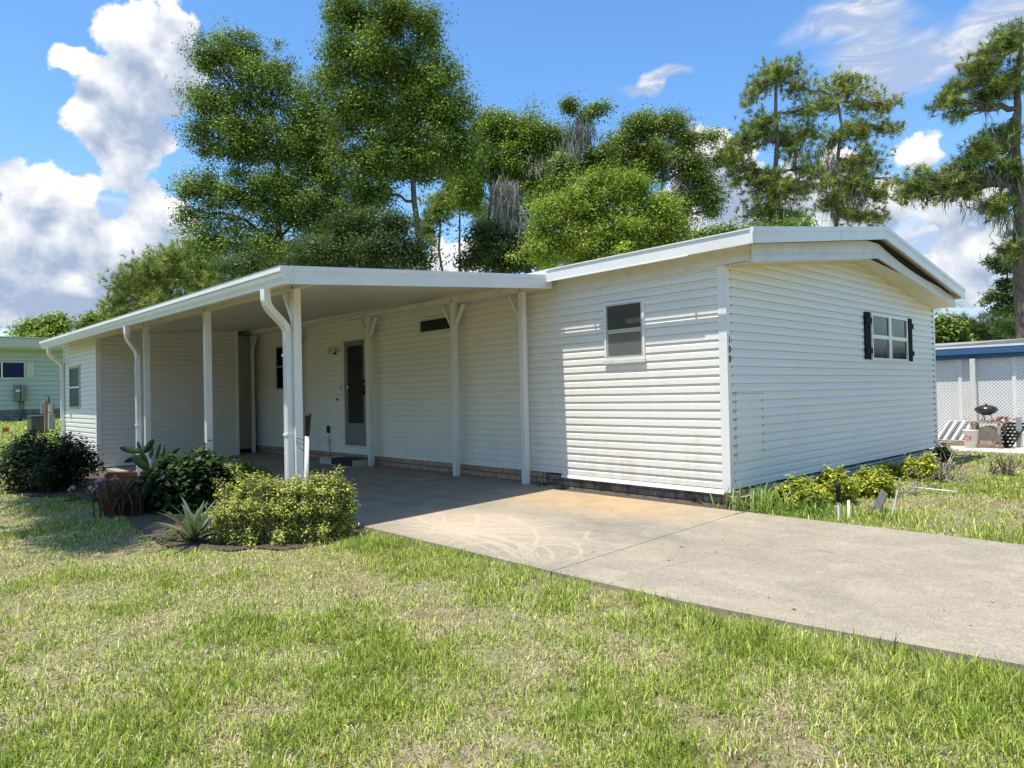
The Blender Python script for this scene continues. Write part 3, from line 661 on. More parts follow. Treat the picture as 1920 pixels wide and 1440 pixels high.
def downspout(gx, vx, vy, zb):
    g0 = (gx, YF + .04, zc(gx, YF) - .17); zt = zc(gx, YF) - .62
    pth = [g0, (gx, YF + .045, g0[2] - .10)]
    c0 = np.array([gx, YF + .045, g0[2] - .10]); c3 = np.array([vx, vy, zt])
    for k in range(1, 21):
        u = k / 20; w2 = np.array([0, 0, -.16]); b0 = (1 - u) ** 3; b1 = 3 * u * (1 - u) ** 2; b2 = 3 * u * u * (1 - u); b3 = u ** 3
        pth.append(b0 * c0 + b1 * (c0 + w2) + b2 * (c3 - w2) + b3 * c3)
    pth.append((vx, vy, zb)); pth = np.array(pth)
    dm = MB(); n0 = len(pth); T = np.gradient(pth, axis=0); T /= np.linalg.norm(T, axis=1)[:, None]
    for i in range(n0):
        u = np.array([1., 0, 0]) - T[i] * T[i][0]; u /= np.linalg.norm(u); v = np.cross(T[i], u); k_ = 0.93 if (2 <= i < 22 and i % 2) else 1.0
        for a_, b_ in ((-1, -1), (1, -1), (1, 1), (-1, 1)): dm.v.append(tuple(pth[i] + u * a_ * .05 * k_ + v * b_ * .036 * k_))
    for i in range(n0 - 1):
        for k in range(4): dm.f.append((i * 4 + k, i * 4 + (k + 1) % 4, i * 4 + 4 + (k + 1) % 4, i * 4 + 4 + k)); dm.sm.append(False)
    for xx in (-.025, .025): dm.box(vx + xx - .006, vx + xx + .006, vy - .041, vy - .0365, zb, zt - .05)
    d = dm.build('downspout', M_trim, cp)
    for z in (zt - .25, .9): MB().box(vx - .056, vx + .056, vy - .046, vy + .05, z, z + .025).build('strap', M_trim, d)
downspout(P(497, 545, 1, YF + .04)[0], -3.41, YB - .085, -.1)
downspout(P(237, 615, 1, YF + .04)[0], -9.33, YB - .11, -.1)
downspout(P(91, 652, 1, YF + .04)[0], -16.0, YB - .08, -.1)

# ------------------------------------------------------------------ shed at the far end
XS = -12.75; XSL = -16.05
sh = thing('storage_shed', 'white sided storage shed under the far end of the carport, window facing the yard', 'shed', (-14.4, -2, 0))
SW = (-15.35, -14.25, 1.20, 2.20)
siding(MB(), 'y', YB - .02, -1, XSL, XS, -.03, 2.80, []).build('front_wall', M_shed, sh)
siding(MB(), 'x', XS, 1, YB - .02, -.62, -.06, 3.02, (), top=lambda z: (max(YB - .02, -(3.05 - z) / .075 - .14), -.62) if -(3.05 - z) / .075 - .14 < -.7 else None).build('side_wall', M_shed, sh)
siding(MB(), 'x', -13.45, 1, -.62, 0.0, .08, 2.95, ()).build('back_wall', M_shed, sh)
MB().box(XSL, XS - .02, YB + .0, YB + .04, -.1, 2.7).box(XS - .06, XS - .016, YB + .04, -.66, -.1, 2.76).box(XSL, XSL + .05, YB + .04, 0, -.1, 2.8).box(XSL, XS - .06, -.66, -.62, -.1, 2.9).build('inner_wall', M_dark, sh)
MB().box(XS - .08, XS + .018, YB - .038, YB - .0205, -.12, 2.74).box(XS + .0, XS + .018, YB - .02, YB + .06, -.12, 2.74).build('corner_board', M_trim, sh)
MB().box(XSL - .0, XSL + .07, YB - .038, YB - .0205, -.12, 2.79).build('corner_board', M_trim, sh)
MB().box(XS - .02, XS + .018, -.70, -.62, -.12, 2.99).build('corner_board', M_trim, sh)
MB().box(XS - .01, XS + .004, YB - .0, -.62, -.2, -.055).build('brick_skirting', M_bks, sh)
x0, x1, z0, z1 = SW
wn = frame(MB(), 'y', YB - .02, x0, x1, z0, z1, .05, 0, .035).build('window', M_alum, sh)
MB().box(x0 + .05, x1 - .05, YB - .048, YB - .02, 1.68, 1.72).build('sash', M_trim, wn)
pane('y', YB - .02, x0 + .05, x1 - .05, z0 + .05, z1 - .05, .0115, M_glass, 'pane', wn)

# step and mat
sx0, sx1 = P(604, 866, 1, -.42)[0], -7.62
MB().box(sx0, sx1, -.48, -.035, -.02, .12).build('concrete_step', plain('painted step', (.46, .45, .40), .8, .12, 8, bmp=.3), org=(sx0, -.4, 0), bevel=.012,
    label='low cream concrete step below the grey front door', cat='step')
mx0, mx1 = P(622, 870, 1, -.49)[0], P(660, 875, 1, -.49)[0]
MB().box(mx0, mx1, -.50, -.10, .1215, .132).box(mx0, mx1, -.500, -.489, .01, .1213).build('door_mat', M_blk, org=((mx0 + mx1) / 2, -.4, .12), label='black rubber mat draped over the step at the front door', cat='mat')

# ------------------------------------------------------------------ vegetation tools
def pal(cols, n, rng_, var=0.18):
    c = np.array(cols)[rng_.integers(0, len(cols), n)]
    return c * (1 + var * rng_.standard_normal((n, 1))).clip(0.45, 1.7)
def leaves(cen, size, cols, rng_, asp=0.45, up=0.5, out=None, droop=0.0):
    """rhombic leaves with a slight fold: 4 verts, 2 triangles sharing the midrib -> one quad"""
    n = len(cen)
    nrm = rng_.standard_normal((n, 3)); nrm /= np.linalg.norm(nrm, axis=1)[:, None]; nrm[:, 2] = np.abs(nrm[:, 2]) + up
    if out is not None: nrm += out * 0.6
    nrm /= np.linalg.norm(nrm, axis=1)[:, None]
    d = rng_.standard_normal((n, 3)); d[:, 2] -= droop; d -= nrm * (d * nrm).sum(1)[:, None]; d /= np.linalg.norm(d, axis=1)[:, None]
    s_ = np.cross(nrm, d); L = size * rng_.uniform(0.6, 1.35, (n, 1)); W = L * asp
    v = np.stack([cen - d * L * .5, cen + s_ * W * .5 + d * L * .05 + nrm * L * .06, cen + d * L * .5 - nrm * L * .05, cen - s_ * W * .5 + d * L * .05 + nrm * L * .06], 1).reshape(-1, 3)
    return v, np.arange(n * 4).reshape(-1, 4), np.repeat(cols, 4, 0)
def in_blobs(blobs, n, rng_, p=2.4, sprig=.13):
    vol = np.array([b[1][0] * b[1][1] * b[1][2] for b in blobs]) ** 0.75; k = rng_.choice(len(blobs), n, p=vol / vol.sum())
    c = np.array([b[0] for b in blobs])[k]; r = np.array([b[1] for b in blobs])[k]
    u = rng_.standard_normal((n, 3)); u /= np.linalg.norm(u, axis=1)[:, None]
    rad = rng_.random((n, 1)) ** (1 / p)
    # lumpy outline
    lump = 0.80 + 0.32 * np.sin(u[:, :1] * 5 + k[:, None] * 1.7) * np.sin(u[:, 1:2] * 4.3 + 2 * k[:, None]) + 0.16 * np.sin(u[:, 2:3] * 9 + k[:, None])
    rad = np.where(rng_.random((n, 1)) < sprig, rad * rng_.uniform(1.0, 1.45, (n, 1)), rad)
    return c + u * r * rad * lump, u, k
VR = MC[0]; VU = np.array([0, 0, 1.0]); VD = np.cross(VU, VR); VD /= np.linalg.norm(VD)
def pxblobs(bl, depth, squash=1.0, zoff=None):
    out = []
    for i, b in enumerate(bl):
        dz = b[4] if len(b) > 4 else 0.0
        out.append((PD(b[0], b[1], depth + dz), (b[2] * depth / F, (b[2] + b[3]) * .5 * squash * depth / F, b[3] * depth / F)))
    return out
def orient(u, r): return u
def curve(a, b, n=7, sag=0.0, jit=0.0, rng_=None, lift=0.0):
    a = np.array(a, float); b = np.array(b, float); t_ = np.linspace(0, 1, n)[:, None]; L = np.linalg.norm(b - a)
    p = a + (b - a) * t_; p[:, 2] += (np.sin(t_[:, 0] * math.pi) * lift * L)
    if jit: 
        j = rng_.standard_normal((n, 3)) * jit * L; j[0] = 0; j[-1] = 0; p = p + j
    return p
def moss_mesh(spots, depth, rng_, name, parent, colr=(0.30, 0.28, 0.23)):
    V_, Q, C_ = [], [], []; b = 0
    for (px, py, w_, h_, n) in spots:
        c = PD(px, py, depth); s_ = depth / F
        for i in range(n):
            g_ = rng_.standard_normal(); x = c + VR * (g_ * w_ * .38 * s_) + VD * rng_.normal(0, w_ * .3 * s_); x = x + VU * (abs(rng_.normal(0, .22)) * h_ * s_)
            L = h_ * s_ * rng_.uniform(.12, .8) * math.exp(-.35 * g_ * g_); wd = rng_.uniform(.006, .018); side = VR * math.cos(rng_.uniform(0, 6)) + VD * math.sin(rng_.uniform(0, 6)); side /= np.linalg.norm(side) + 1e-6
            pts = [x]; 
            for k in range(3): pts.append(pts[-1] - VU * L / 3 + (VR * rng_.normal(0, .10) + VD * rng_.normal(0, .10)) * L)
            for k, q_ in enumerate(pts):
                ww = wd * (1.0, 1.15, .8, .1)[k]; V_ += [q_ - side * ww, q_ + side * ww]
            for k in range(3): Q.append((b + 2 * k, b + 2 * k + 1, b + 2 * k + 3, b + 2 * k + 2))
            C_ += [np.array(colr) * rng_.uniform(.55, 1.45)] * 8; b += 8
    return fast(name, np.array(V_), np.array(Q), None, np.array(C_), M_moss, parent)
def tree(name, label, cat, base, depth, trunk_top, tr, bl, n, leaf, cols, seed, kind='leaf', limbs=True, moss=None, group=None, squash=1.0, bark=None, sigma=.26, extra=None, percl=24, p=2.4, tz=0.55, asp=.45):
    r = np.random.default_rng(seed); bp_ = PD(base[0], base[1], depth); bx, by = bp_[0], bp_[1]; bz = float(hgt(bx, by)) - .1
    root = thing(name, label, cat, (bx, by, bz), group)
    B = pxblobs(bl, depth, squash); top = PD(trunk_top[0], trunk_top[1], depth)
    tp = curve((bx, by, bz), top, 12, jit=.008, rng_=r); tb = MB()
    tb.tube(tp, np.linspace(tr, tr * .28, 12) * np.array([1.35] + [1.05] + [1] * 10), 9)
    cl, u, k = in_blobs(B, max(8, n // percl), r, p)
    for i, (c, rr) in enumerate(B):
        # start of the limb: a trunk point below the blob
        hz = tp[:, 2]; want = c[2] - (.45 if kind == 'leaf' else .12) * np.linalg.norm(c[:2] - np.array([bx, by])) - .2 * rr[2]
        j = int(np.clip(np.searchsorted(hz, want), 3, 11)); st = tp[j]
        ra = tr * (1 - .72 * j / 11) * .62; lm = curve(st, c, 9, jit=.022, rng_=r, lift=.08 if kind == 'leaf' else .03); tb.tube(lm, np.linspace(ra, .025, 9), 6)
        mine = np.where(k == i)[0]; mine = mine[r.permutation(len(mine))[:(9 if kind == 'leaf' else 60)]]
        for q_ in mine:
            s0 = lm[r.integers(3, 9)]; tb.tube(curve(s0, cl[q_], 5, jit=.05, rng_=r, lift=.05), np.linspace(.03, .010, 5), 4, cap=False)
    tb.build('trunk', bark or (M_pbark if kind == 'pine' else M_bark), root)
    cb = (1 + .20 * r.standard_normal((len(cl), 1))).clip(.6, 1.5)
    if kind == 'leaf':
        w_ = r.integers(0, len(cl), n); uu = r.standard_normal((n, 3)); uu /= np.linalg.norm(uu, axis=1)[:, None]; cr_ = (sigma * 2.0 * r.uniform(.6, 1.35, len(cl)))[w_][:, None]
        cen = cl[w_] + uu * cr_ * r.random((n, 1)) ** .42 * np.array([1.1, 1.1, .7]) * (1 + .25 * r.standard_normal((n, 1))); cc = pal(cols, n, r) * cb[w_]
        V_, Q, C_ = leaves(cen, leaf, cc, r, up=.45, asp=asp, out=uu * 1.5); fast('crown', V_, Q, None, C_, M_leaf, root)
    else:
        nt_ = n // 22; w_ = r.integers(0, len(cl), nt_); tc_ = cl[w_] + r.standard_normal((nt_, 3)) * sigma * np.array([1, 1, .7]); ax = u[w_] * .6 + r.standard_normal((nt_, 3)) * .5 + np.array([0, 0, .55]); ax /= np.linalg.norm(ax, axis=1)[:, None]
        nn = 22; T = np.repeat(tc_, nn, 0); A = np.repeat(ax, nn, 0); d = A * .75 + r.standard_normal(A.shape) * .62; d /= np.linalg.norm(d, axis=1)[:, None]
        L = leaf * r.uniform(.7, 1.25, (len(d), 1)); s_ = np.cross(d, r.standard_normal(d.shape)); s_ /= np.linalg.norm(s_, axis=1)[:, None]; wd = .011 * depth / 30
        off = A * r.uniform(-.10, .10, (len(d), 1)); T = T + off; tip = T + d * L; tip[:, 2] -= L[:, 0] * .12
        V_ = np.stack([T - s_ * wd, T + s_ * wd, tip], 1).reshape(-1, 3); cc = pal(cols, nt_, r, .2) * cb[w_]; C_ = np.repeat(np.repeat(cc, nn, 0) * r.uniform(.75, 1.25, (len(d), 1)), 3, 0)
        fast('crown', V_, None, np.arange(len(V_)).reshape(-1, 3), C_, M_needle, root)
    for mo in (moss or []): moss_mesh([mo], depth, r, 'spanish_moss', root)
    return root

OAK = [(.14, .22, .03), (.21, .30, .038), (.31, .38, .05), (.08, .13, .02), (.055, .095, .016)]
BRIGHT = [(.24, .33, .03), (.33, .41, .035), (.17, .25, .028), (.42, .47, .055)]
PINE = [(.20, .26, .05), (.29, .33, .07), (.38, .40, .09), (.13, .175, .04)]
DPINE = [(.06, .095, .025), (.085, .13, .03), (.12, .16, .04)]
tree('oak_tree', 'broad dark green oak rising over the corner of the carport roof', 'tree', (560, 700), 25, (520, 300), .22,
     [(400, 110, 52, 42), (452, 100, 45, 50), (505, 160, 85, 65), (400, 190, 60, 70), (585, 190, 60, 60), (375, 255, 42, 38), (460, 265, 95, 75), (560, 280, 90, 75), (365, 350, 45, 45), (440, 370, 85, 65), (540, 380, 100, 75), (400, 450, 65, 55), (500, 470, 110, 60), (625, 400, 75, 80), (630, 470, 95, 50), (380, 75, 20, 22), (350, 400, 30, 24), (610, 260, 60, 50), (620, 330, 70, 55)],
     165000, .095, OAK, 11, sigma=.24, percl=150)
tree('oak_tree', 'tallest oak behind the carport, its top cut off by the upper edge of the photo', 'tree', (795, 700), 23, (770, 120), .17,
     [(650, 20, 55, 50), (730, 30, 75, 55), (795, 50, 40, 55), (640, 90, 45, 45), (700, 120, 95, 70), (790, 140, 75, 70), (620, 140, 35, 25), (660, 200, 75, 65), (740, 220, 100, 75), (830, 215, 60, 60), (845, 140, 35, 22), (700, 300, 85, 60), (790, 300, 85, 55), (865, 290, 45, 60), (880, 210, 22, 30), (690, 370, 60, 45)],
     150000, .092, OAK, 12, sigma=.22, percl=140)
tree('oak_tree', 'low dark oak thicket right behind the carport roof edge', 'tree', (700, 700), 21, (700, 420), .16,
     [(600, 480, 90, 45), (700, 470, 90, 55), (770, 480, 55, 40), (660, 420, 70, 40), (470, 500, 90, 35), (740, 420, 40, 30)], 50000, .09, [(.03, .05, .012), (.045, .07, .016), (.06, .09, .02)], 13, sigma=.22, percl=110)
tree('background_oak', 'sunlit oak right of the tallest one, over the middle of the roof', 'tree', (905, 700), 33, (920, 330), .2,
     [(930, 240, 60, 38), (895, 300, 60, 50), (985, 255, 65, 40), (960, 310, 75, 50), (1040, 270, 45, 40), (880, 365, 40, 35), (1010, 335, 50, 35)], 80000, .12, BRIGHT + OAK, 14, sigma=.30, percl=130,
     moss=[(1000, 320, 90, 70, 240), (960, 360, 60, 50, 120), (930, 330, 50, 50, 80)])
tree('mossy_tree', 'gnarled tree with a small flat top crown and a grey moss clump below it', 'tree', (1040, 700), 31, (1085, 235), .2,
     [(1070, 200, 20, 16), (1115, 205, 32, 15), (1095, 225, 26, 8), (1060, 320, 45, 40), (1040, 370, 60, 40), (1120, 300, 40, 30)], 34000, .12, OAK, 15, sigma=.22, percl=90,
     moss=[(1090, 255, 42, 85, 420), (1070, 290, 60, 70, 200), (1030, 320, 70, 70, 160)], bark=M_twig)
tree('background_oak', 'loose-crowned oak with hanging moss against the white cloud, left of the two pines', 'tree', (1235, 700), 34, (1240, 300), .2,
     [(1190, 240, 50, 28), (1240, 235, 55, 28), (1285, 265, 35, 35), (1165, 280, 50, 40), (1220, 300, 75, 50), (1300, 320, 45, 50), (1320, 365, 38, 28), (1330, 255, 24, 14), (1345, 300, 18, 16), (1275, 225, 22, 12), (1335, 395, 20, 18), (1140, 330, 50, 35)],
     64000, .12, OAK + PINE, 16, sigma=.26, percl=90, moss=[(1290, 350, 60, 60, 160), (1330, 390, 25, 60, 80), (1200, 320, 60, 50, 90)])
tree('bright_tree', 'bright yellow-green rounded tree just behind the main roof', 'tree', (1130, 700), 20, (1130, 400), .16,
     [(1035, 400, 50, 45), (1100, 370, 60, 45), (1180, 350, 65, 42), (1240, 400, 50, 45), (1020, 460, 45, 45), (1090, 450, 75, 55), (1170, 440, 80, 60), (1250, 450, 40, 35), (1120, 340, 30, 25), (1140, 495, 110, 30)],
     90000, .078, BRIGHT + OAK[:2], 17, sigma=.18, percl=120)
tree('mossy_tree', 'dark leaning tree draped with a pale moss curtain behind the middle of the roof', 'tree', (1010, 700), 24, (985, 400), .18,
     [(905, 470, 40, 28), (960, 480, 60, 45), (1000, 460, 35, 40), (885, 490, 30, 20), (920, 440, 30, 22)], 14000, .13, [(.045, .07, .018), (.07, .10, .025), (.09, .13, .03)], 18, sigma=.22, percl=100,
     moss=[(948, 380, 36, 85, 1300), (965, 430, 50, 70, 260), (1000, 470, 50, 60, 160), (1050, 490, 50, 50, 100)])
tree('background_oak', 'dark canopy filling the space low behind the bright yellow-green tree', 'tree', (1090, 700), 36, (1090, 400), .2,
     [(910, 430, 45, 40), (960, 400, 60, 45), (1030, 390, 60, 45), (1100, 400, 70, 50), (1180, 380, 70, 50), (1250, 400, 60, 50), (940, 480, 60, 30), (1060, 470, 110, 35), (1230, 460, 90, 35), (1000, 350, 50, 40), (1150, 330, 60, 40)], 70000, .13, [(.05, .085, .02), (.08, .125, .025), (.12, .17, .035)], 29, sigma=.3, percl=120)
tree('thin_pine', 'thin bare pine trunk left of its twin in the gap of blue sky', 'pine tree', (838, 700), 40, (826, 400), .16, [(815, 400, 30, 35), (840, 375, 30, 30), (800, 440, 20, 30)], 12000, .30, PINE, 19, kind='pine', sigma=.3, group=None)
tree('thin_pine', 'thin bare pine trunk with a side branch, right of its twin in the sky gap', 'pine tree', (866, 700), 40, (862, 360), .14, [(870, 350, 40, 30), (850, 330, 30, 25), (905, 395, 30, 14)], 9000, .30, PINE, 20, kind='pine', sigma=.3)
tree('pine_tree', 'tall moss-hung pine, left one of the pair above the roof ridge', 'pine tree', (1440, 700), 36, (1455, 150), .26,
     [(1450, 140, 28, 24), (1480, 135, 30, 24), (1420, 160, 30, 22), (1495, 165, 30, 25), (1410, 190, 25, 20), (1500, 215, 35, 22), (1430, 240, 40, 30), (1390, 265, 38, 22), (1365, 300, 32, 26), (1400, 320, 40, 30), (1480, 270, 40, 35), (1520, 250, 28, 24), (1440, 350, 60, 34), (1490, 360, 45, 28), (1430, 400, 45, 30), (1370, 345, 24, 18), (1470, 410, 40, 26), (1520, 320, 30, 40)],
     52000, .30, PINE, 21, kind='pine', sigma=.24, percl=90, moss=[(1500, 290, 40, 70, 160), (1545, 320, 30, 70, 120), (1380, 340, 30, 60, 60), (1440, 420, 60, 60, 120), (1430, 250, 30, 50, 60)], squash=1.2)
tree('pine_tree', 'airy yellow-green pine with drooping moss, right one of the pair above the roof ridge', 'pine tree', (1575, 700), 37, (1570, 190), .22,
     [(1565, 150, 25, 18), (1590, 165, 32, 22), (1610, 195, 30, 24), (1550, 200, 30, 22), (1660, 205, 28, 22), (1640, 240, 28, 20), (1670, 240, 16, 18), (1600, 250, 40, 24), (1560, 270, 30, 24), (1630, 300, 36, 26), (1590, 310, 34, 24), (1600, 350, 45, 26), (1560, 380, 36, 26), (1650, 370, 30, 24), (1640, 405, 36, 18), (1600, 400, 40, 20), (1690, 340, 20, 14), (1535, 170, 18, 16)],
     40000, .30, [(.28, .31, .065), (.38, .38, .085), (.20, .25, .05), (.44, .42, .10)], 22, kind='pine', sigma=.24, percl=100, moss=[(1560, 330, 30, 90, 260), (1600, 370, 50, 70, 220), (1620, 320, 40, 60, 120), (1570, 400, 40, 60, 140)], squash=1.2)
tree('pine_tree', 'big pine at the right edge with a long limb and dark hanging moss', 'pine tree', (1908, 700), 26, (1915, 90), .30,
     [(1870, 90, 45, 30), (1900, 70, 30, 25), (1840, 130, 40, 28), (1800, 165, 34, 22), (1780, 190, 28, 20), (1860, 175, 45, 25), (1905, 150, 30, 30), (1800, 215, 22, 14), (1840, 280, 36, 26), (1815, 310, 34, 22), (1790, 335, 30, 18), (1890, 250, 35, 24), (1870, 320, 36, 22), (1750, 340, 28, 16), (1715, 340, 26, 20), (1700, 365, 24, 16), (1740, 370, 30, 12), (1800, 365, 36, 12), (1870, 390, 36, 20), (1905, 330, 26, 30), (1900, 470, 22, 40)],
     56000, .27, PINE + PINE + DPINE, 23, kind='pine', sigma=.17, percl=95, moss=[(1870, 270, 40, 70, 110), (1850, 330, 50, 70, 120), (1885, 350, 40, 90, 120), (1885, 410, 30, 90, 110), (1810, 385, 20, 60, 24), (1840, 385, 20, 70, 24), (1775, 385, 14, 45, 14), (1860, 200, 40, 50, 40)], squash=1.3)
tree('rounded_pine', 'pale green rounded pine mass above the left part of the carport roof', 'pine tree', (330, 700), 42, (320, 520), .25,
     [(240, 540, 36, 36), (280, 515, 45, 40), (330, 500, 50, 45), (385, 490, 50, 45), (300, 570, 80, 40), (400, 540, 60, 40), (220, 580, 26, 30), (360, 475, 36, 24)], 70000, .36, [(.26, .31, .06), (.36, .38, .08), (.19, .25, .05)], 24, kind='pine', sigma=.36, percl=60)
tree('distant_oak', 'small distant oak above the mint green house', 'tree', (95, 720), 46, (95, 620), .2, [(60, 620, 32, 22), (100, 610, 34, 25), (85, 640, 60, 24), (120, 640, 30, 22), (35, 632, 16, 10)], 14000, .22, OAK + BRIGHT, 25, sigma=.34, percl=100)
tree('distant_oak', 'small distant oak peeking over the far end of the carport roof', 'tree', (170, 720), 44, (175, 620), .2, [(160, 615, 22, 14), (185, 600, 22, 15), (200, 620, 30, 20), (215, 600, 20, 15)], 8000, .2, OAK + BRIGHT, 26, sigma=.3, percl=100)
tree('hedge_tree', 'low glossy green treetop showing just over the main roof ridge', 'tree', (1350, 720), 22, (1350, 460), .14, [(1310, 450, 40, 24), (1370, 440, 48, 20), (1420, 435, 40, 18), (1290, 480, 40, 30), (1480, 430, 60, 10), (1240, 480, 40, 20)], 16000, .10, OAK, 27, sigma=.18, percl=90)
tree('cypress_tree', 'slim feathery tree behind the lattice carport', 'tree', (1888, 720), 40, (1888, 490), .14, [(1880, 500, 20, 16), (1885, 530, 24, 18), (1870, 550, 26, 16), (1900, 560, 24, 18), (1890, 580, 34, 18), (1860, 490, 10, 8)], 8000, .2, [(.09, .125, .045), (.13, .16, .06)], 28, sigma=.2, percl=60)
for i, (px, py, rx, ry, lb) in enumerate([(1778, 625, 26, 28, 'leafy green tree at the far corner of the mobile home'), (1825, 625, 40, 24, 'dark bushy pine behind the left of the lattice carport roof'), (1868, 625, 42, 26, 'dark bushy pine in the middle behind the lattice carport roof'), (1912, 615, 36, 34, 'dark bushy pine at the right edge behind the lattice carport roof')]):
    tree('young_pine', lb, 'pine tree', (px, 720), 30 + i, (px, py - ry * .6), .12, [(px, py, rx * .8, ry), (px - rx * .5, py + ry * .5, rx * .6, ry * .6), (px + rx * .5, py + ry * .5, rx * .6, ry * .6), (px, py + ry * 1.2, rx, ry * .8)],
         20000, .34 if i else .2, DPINE if i else OAK, 40 + i, kind='pine' if i else 'leaf', sigma=.22, percl=60 if i else 90)
# the tree beside the photographer that throws the shade on the left of the lawn
def xyz2px(p_): q_ = MC @ (np.array(p_) - CAM); return CX + F * q_[0] / q_[2], CY + F * q_[1] / q_[2], q_[2]
rt = thing('yard_tree', 'tree left of the view whose crown shades the left of the lawn', 'tree', (-6.8, -9.6, -.2))
r_ = np.random.default_rng(5); B = [((-5.9, -7.7, 8.6), (1.5, .75, .7)), ((-8.2, -7.5, 8.4), (1.7, .7, .7)), ((-10.5, -7.2, 8.8), (1.6, .8, .7)), ((-4.6, -8.0, 8.8), (.7, .4, .4))]
cl, u, k = in_blobs(B, 420, r_, 2.2); w_ = r_.integers(0, 420, 34000); V_, Q, C_ = leaves(cl[w_] + r_.standard_normal((34000, 3)) * .17, .11, pal(OAK, 34000, r_), r_)
fast('crown', V_, Q, None, C_, M_leaf, rt); tb = MB().tube(curve((-6.8, -9.6, -.2), (-7.2, -8.4, 7.8), 9, jit=.01, rng_=r_), np.linspace(.22, .09, 9), 9)
for c, rr in B: tb.tube(curve((-7.1, -8.7, 6.0), c, 7, jit=.03, rng_=r_), np.linspace(.08, .02, 7), 6)
tb.build('trunk', M_bark, rt)

# ------------------------------------------------------------------ grass
def inpoly(x, y, poly):
    ins = np.zeros(len(x), bool); j = len(poly) - 1
    for i in range(len(poly)):
        xi, yi = poly[i]; xj, yj = poly[j]; c = ((yi > y) != (yj > y)) & (x < (xj - xi) * (y - yi) / (yj - yi + 1e-12) + xi); ins ^= c; j = i
    return ins
def grass_pts(n, r0, r1, rg):
    a0 = math.atan2(MC[2][1], MC[2][0]); r = np.sqrt(rg.uniform(r0 * r0, r1 * r1, n)); a = a0 + rg.uniform(-R(44), R(44), n)
    x = CAM[0] + r * np.cos(a); y = CAM[1] + r * np.sin(a)
    edge = .03 * (fbm(x * 3, y * 3, 9, 3) - .5) * 2 + .02
    ey = np.interp(x, [1.5, 2.3, 3.9, 14], [-3.27, -3.19, -2.97, -2.6]); ok = ~((x > -17.3) & (y > ey - edge * .6) & (y < -.32 + edge * .6) & (x > -2.9)) & ~((x > -17.3) & (x <= -2.9) & (y > -3.55) & (y < 0.1)) & ~((x > -17.4) & (x < .30) & (y > -.34) & (y < WID + .2))
    ok &= ~inpoly(x, y, BED) & ~((x > -3.5) & (x < 7) & (y > 8.9)); ok &= ~((x < .34) & (y > -3.3) & (y < 8)) | (x < -17)
    return x[ok], y[ok], r[ok]
def grass(name, n_list, seed, label=None):
    rg = np.random.default_rng(seed); Vs, Cs = [], []
    for (r0, r1, n, lsc, wsc) in n_list:
        x, y, r = grass_pts(n, r0, r1, rg); n = len(x)
        big = fbm(x * .55 + 3, y * .55, 21, 4); mid = fbm(x * 2.2, y * 2.2, 31, 4); bare = fbm(x * 1.5 + 40, y * 1.5, 41, 4)
        lushx = sst(.9, .15, np.abs(y + 3.5)) * (x > -3)                   # lush strip by the driveway
        lushx = np.maximum(lushx, sst(1.6, .3, y) * (y > -.4) * .9); lushx = np.maximum(lushx, sst(-14, -18, x))
        green = np.clip((big - .5) * 1.5 + (mid - .5) * 2.2 + .40 + .45 * lushx, 0, 1)
        fine = fbm(x * 9, y * 9, 51, 3); keep = (rg.random(n) < (.35 + 1.3 * np.clip(fine * 1.8 - .4, 0, 1))) & (rg.random(n) < (0.60 + .40 * green)) & ((bare < .68) | (rg.random(n) < .35))
        x, y, r, green, lushx, fine = (q_[keep] for q_ in (x, y, r, green, lushx, fine)); n = len(x)
        isg = rg.random(n) < (.30 + .58 * green)
        L = rg.uniform(.018, .050, n) * np.where(rg.random(n) < .12, 1.5, 1.0) * (1 + .45 * green + .55 * lushx) * lsc * (.55 + .9 * fine); L[~isg] *= rg.uniform(.6, 1.1, (~isg).sum())
        tilt = np.where(isg, rg.normal(.55, .32, n), rg.normal(1.15, .28, n)).clip(.05, 1.5); az_ = rg.uniform(0, 2 * math.pi, n)
        W_ = rg.uniform(.0014, .0032, n) * wsc * np.where(isg, 1, .85)
        z = hgt(x, y) - .004; hx, hy = np.cos(az_), np.sin(az_); sx_, sy_ = -hy, hx
        base = np.stack([x, y, z], 1); s_ = np.stack([sx_, sy_, np.zeros(n)], 1); h_ = np.stack([hx, hy, np.zeros(n)], 1)
        m1 = base + h_ * (L * .5 * np.sin(tilt * .7))[:, None]; m1[:, 2] += L * .55 * np.cos(tilt * .7)
        tp_ = base + h_ * (L * np.sin(tilt * 1.15).clip(0, 1))[:, None]; tp_[:, 2] += (L * np.cos(tilt * 1.1)).clip(.004, 1)
        v = np.stack([base - s_ * W_[:, None], base + s_ * W_[:, None], m1 + s_ * W_[:, None] * .85, m1 - s_ * W_[:, None] * .85, tp_], 1)
        fl = rg.random(n) < .02
        G = np.array([(.22, .33, .035), (.32, .41, .05), (.42, .48, .08), (.13, .21, .025), (.50, .51, .12)])[rg.integers(0, 5, n)]
        D_ = np.array([(.60, .51, .30), (.68, .60, .38), (.48, .39, .21), (.54, .52, .24)])[rg.integers(0, 4, n)]
        c = np.where(isg[:, None], G * (1 + .25 * (1 - green))[:, None], D_) * (1 + .27 * rg.standard_normal((n, 1))).clip(.4, 1.7)
        Vs.append(v.reshape(-1, 3)); Cs.append(np.repeat(c, 5, 0))
    V_ = np.concatenate(Vs); C_ = np.concatenate(Cs); n = len(V_) // 5; b = np.arange(n)[:, None] * 5
    return fast(name, V_, b + np.array([0, 1, 2, 3]), b + np.array([3, 2, 4]), C_, M_grass, kind='stuff')
g = grass('lawn_grass', [(1.2, 4.2, 230000, 1.0, 1.0), (4.2, 7.5, 330000, 1.0, 1.2), (7.5, 13, 230000, 1.05, 1.9), (13, 22, 110000, 1.15, 3.6), (22, 40, 90000, 1.3, 7)], 77)
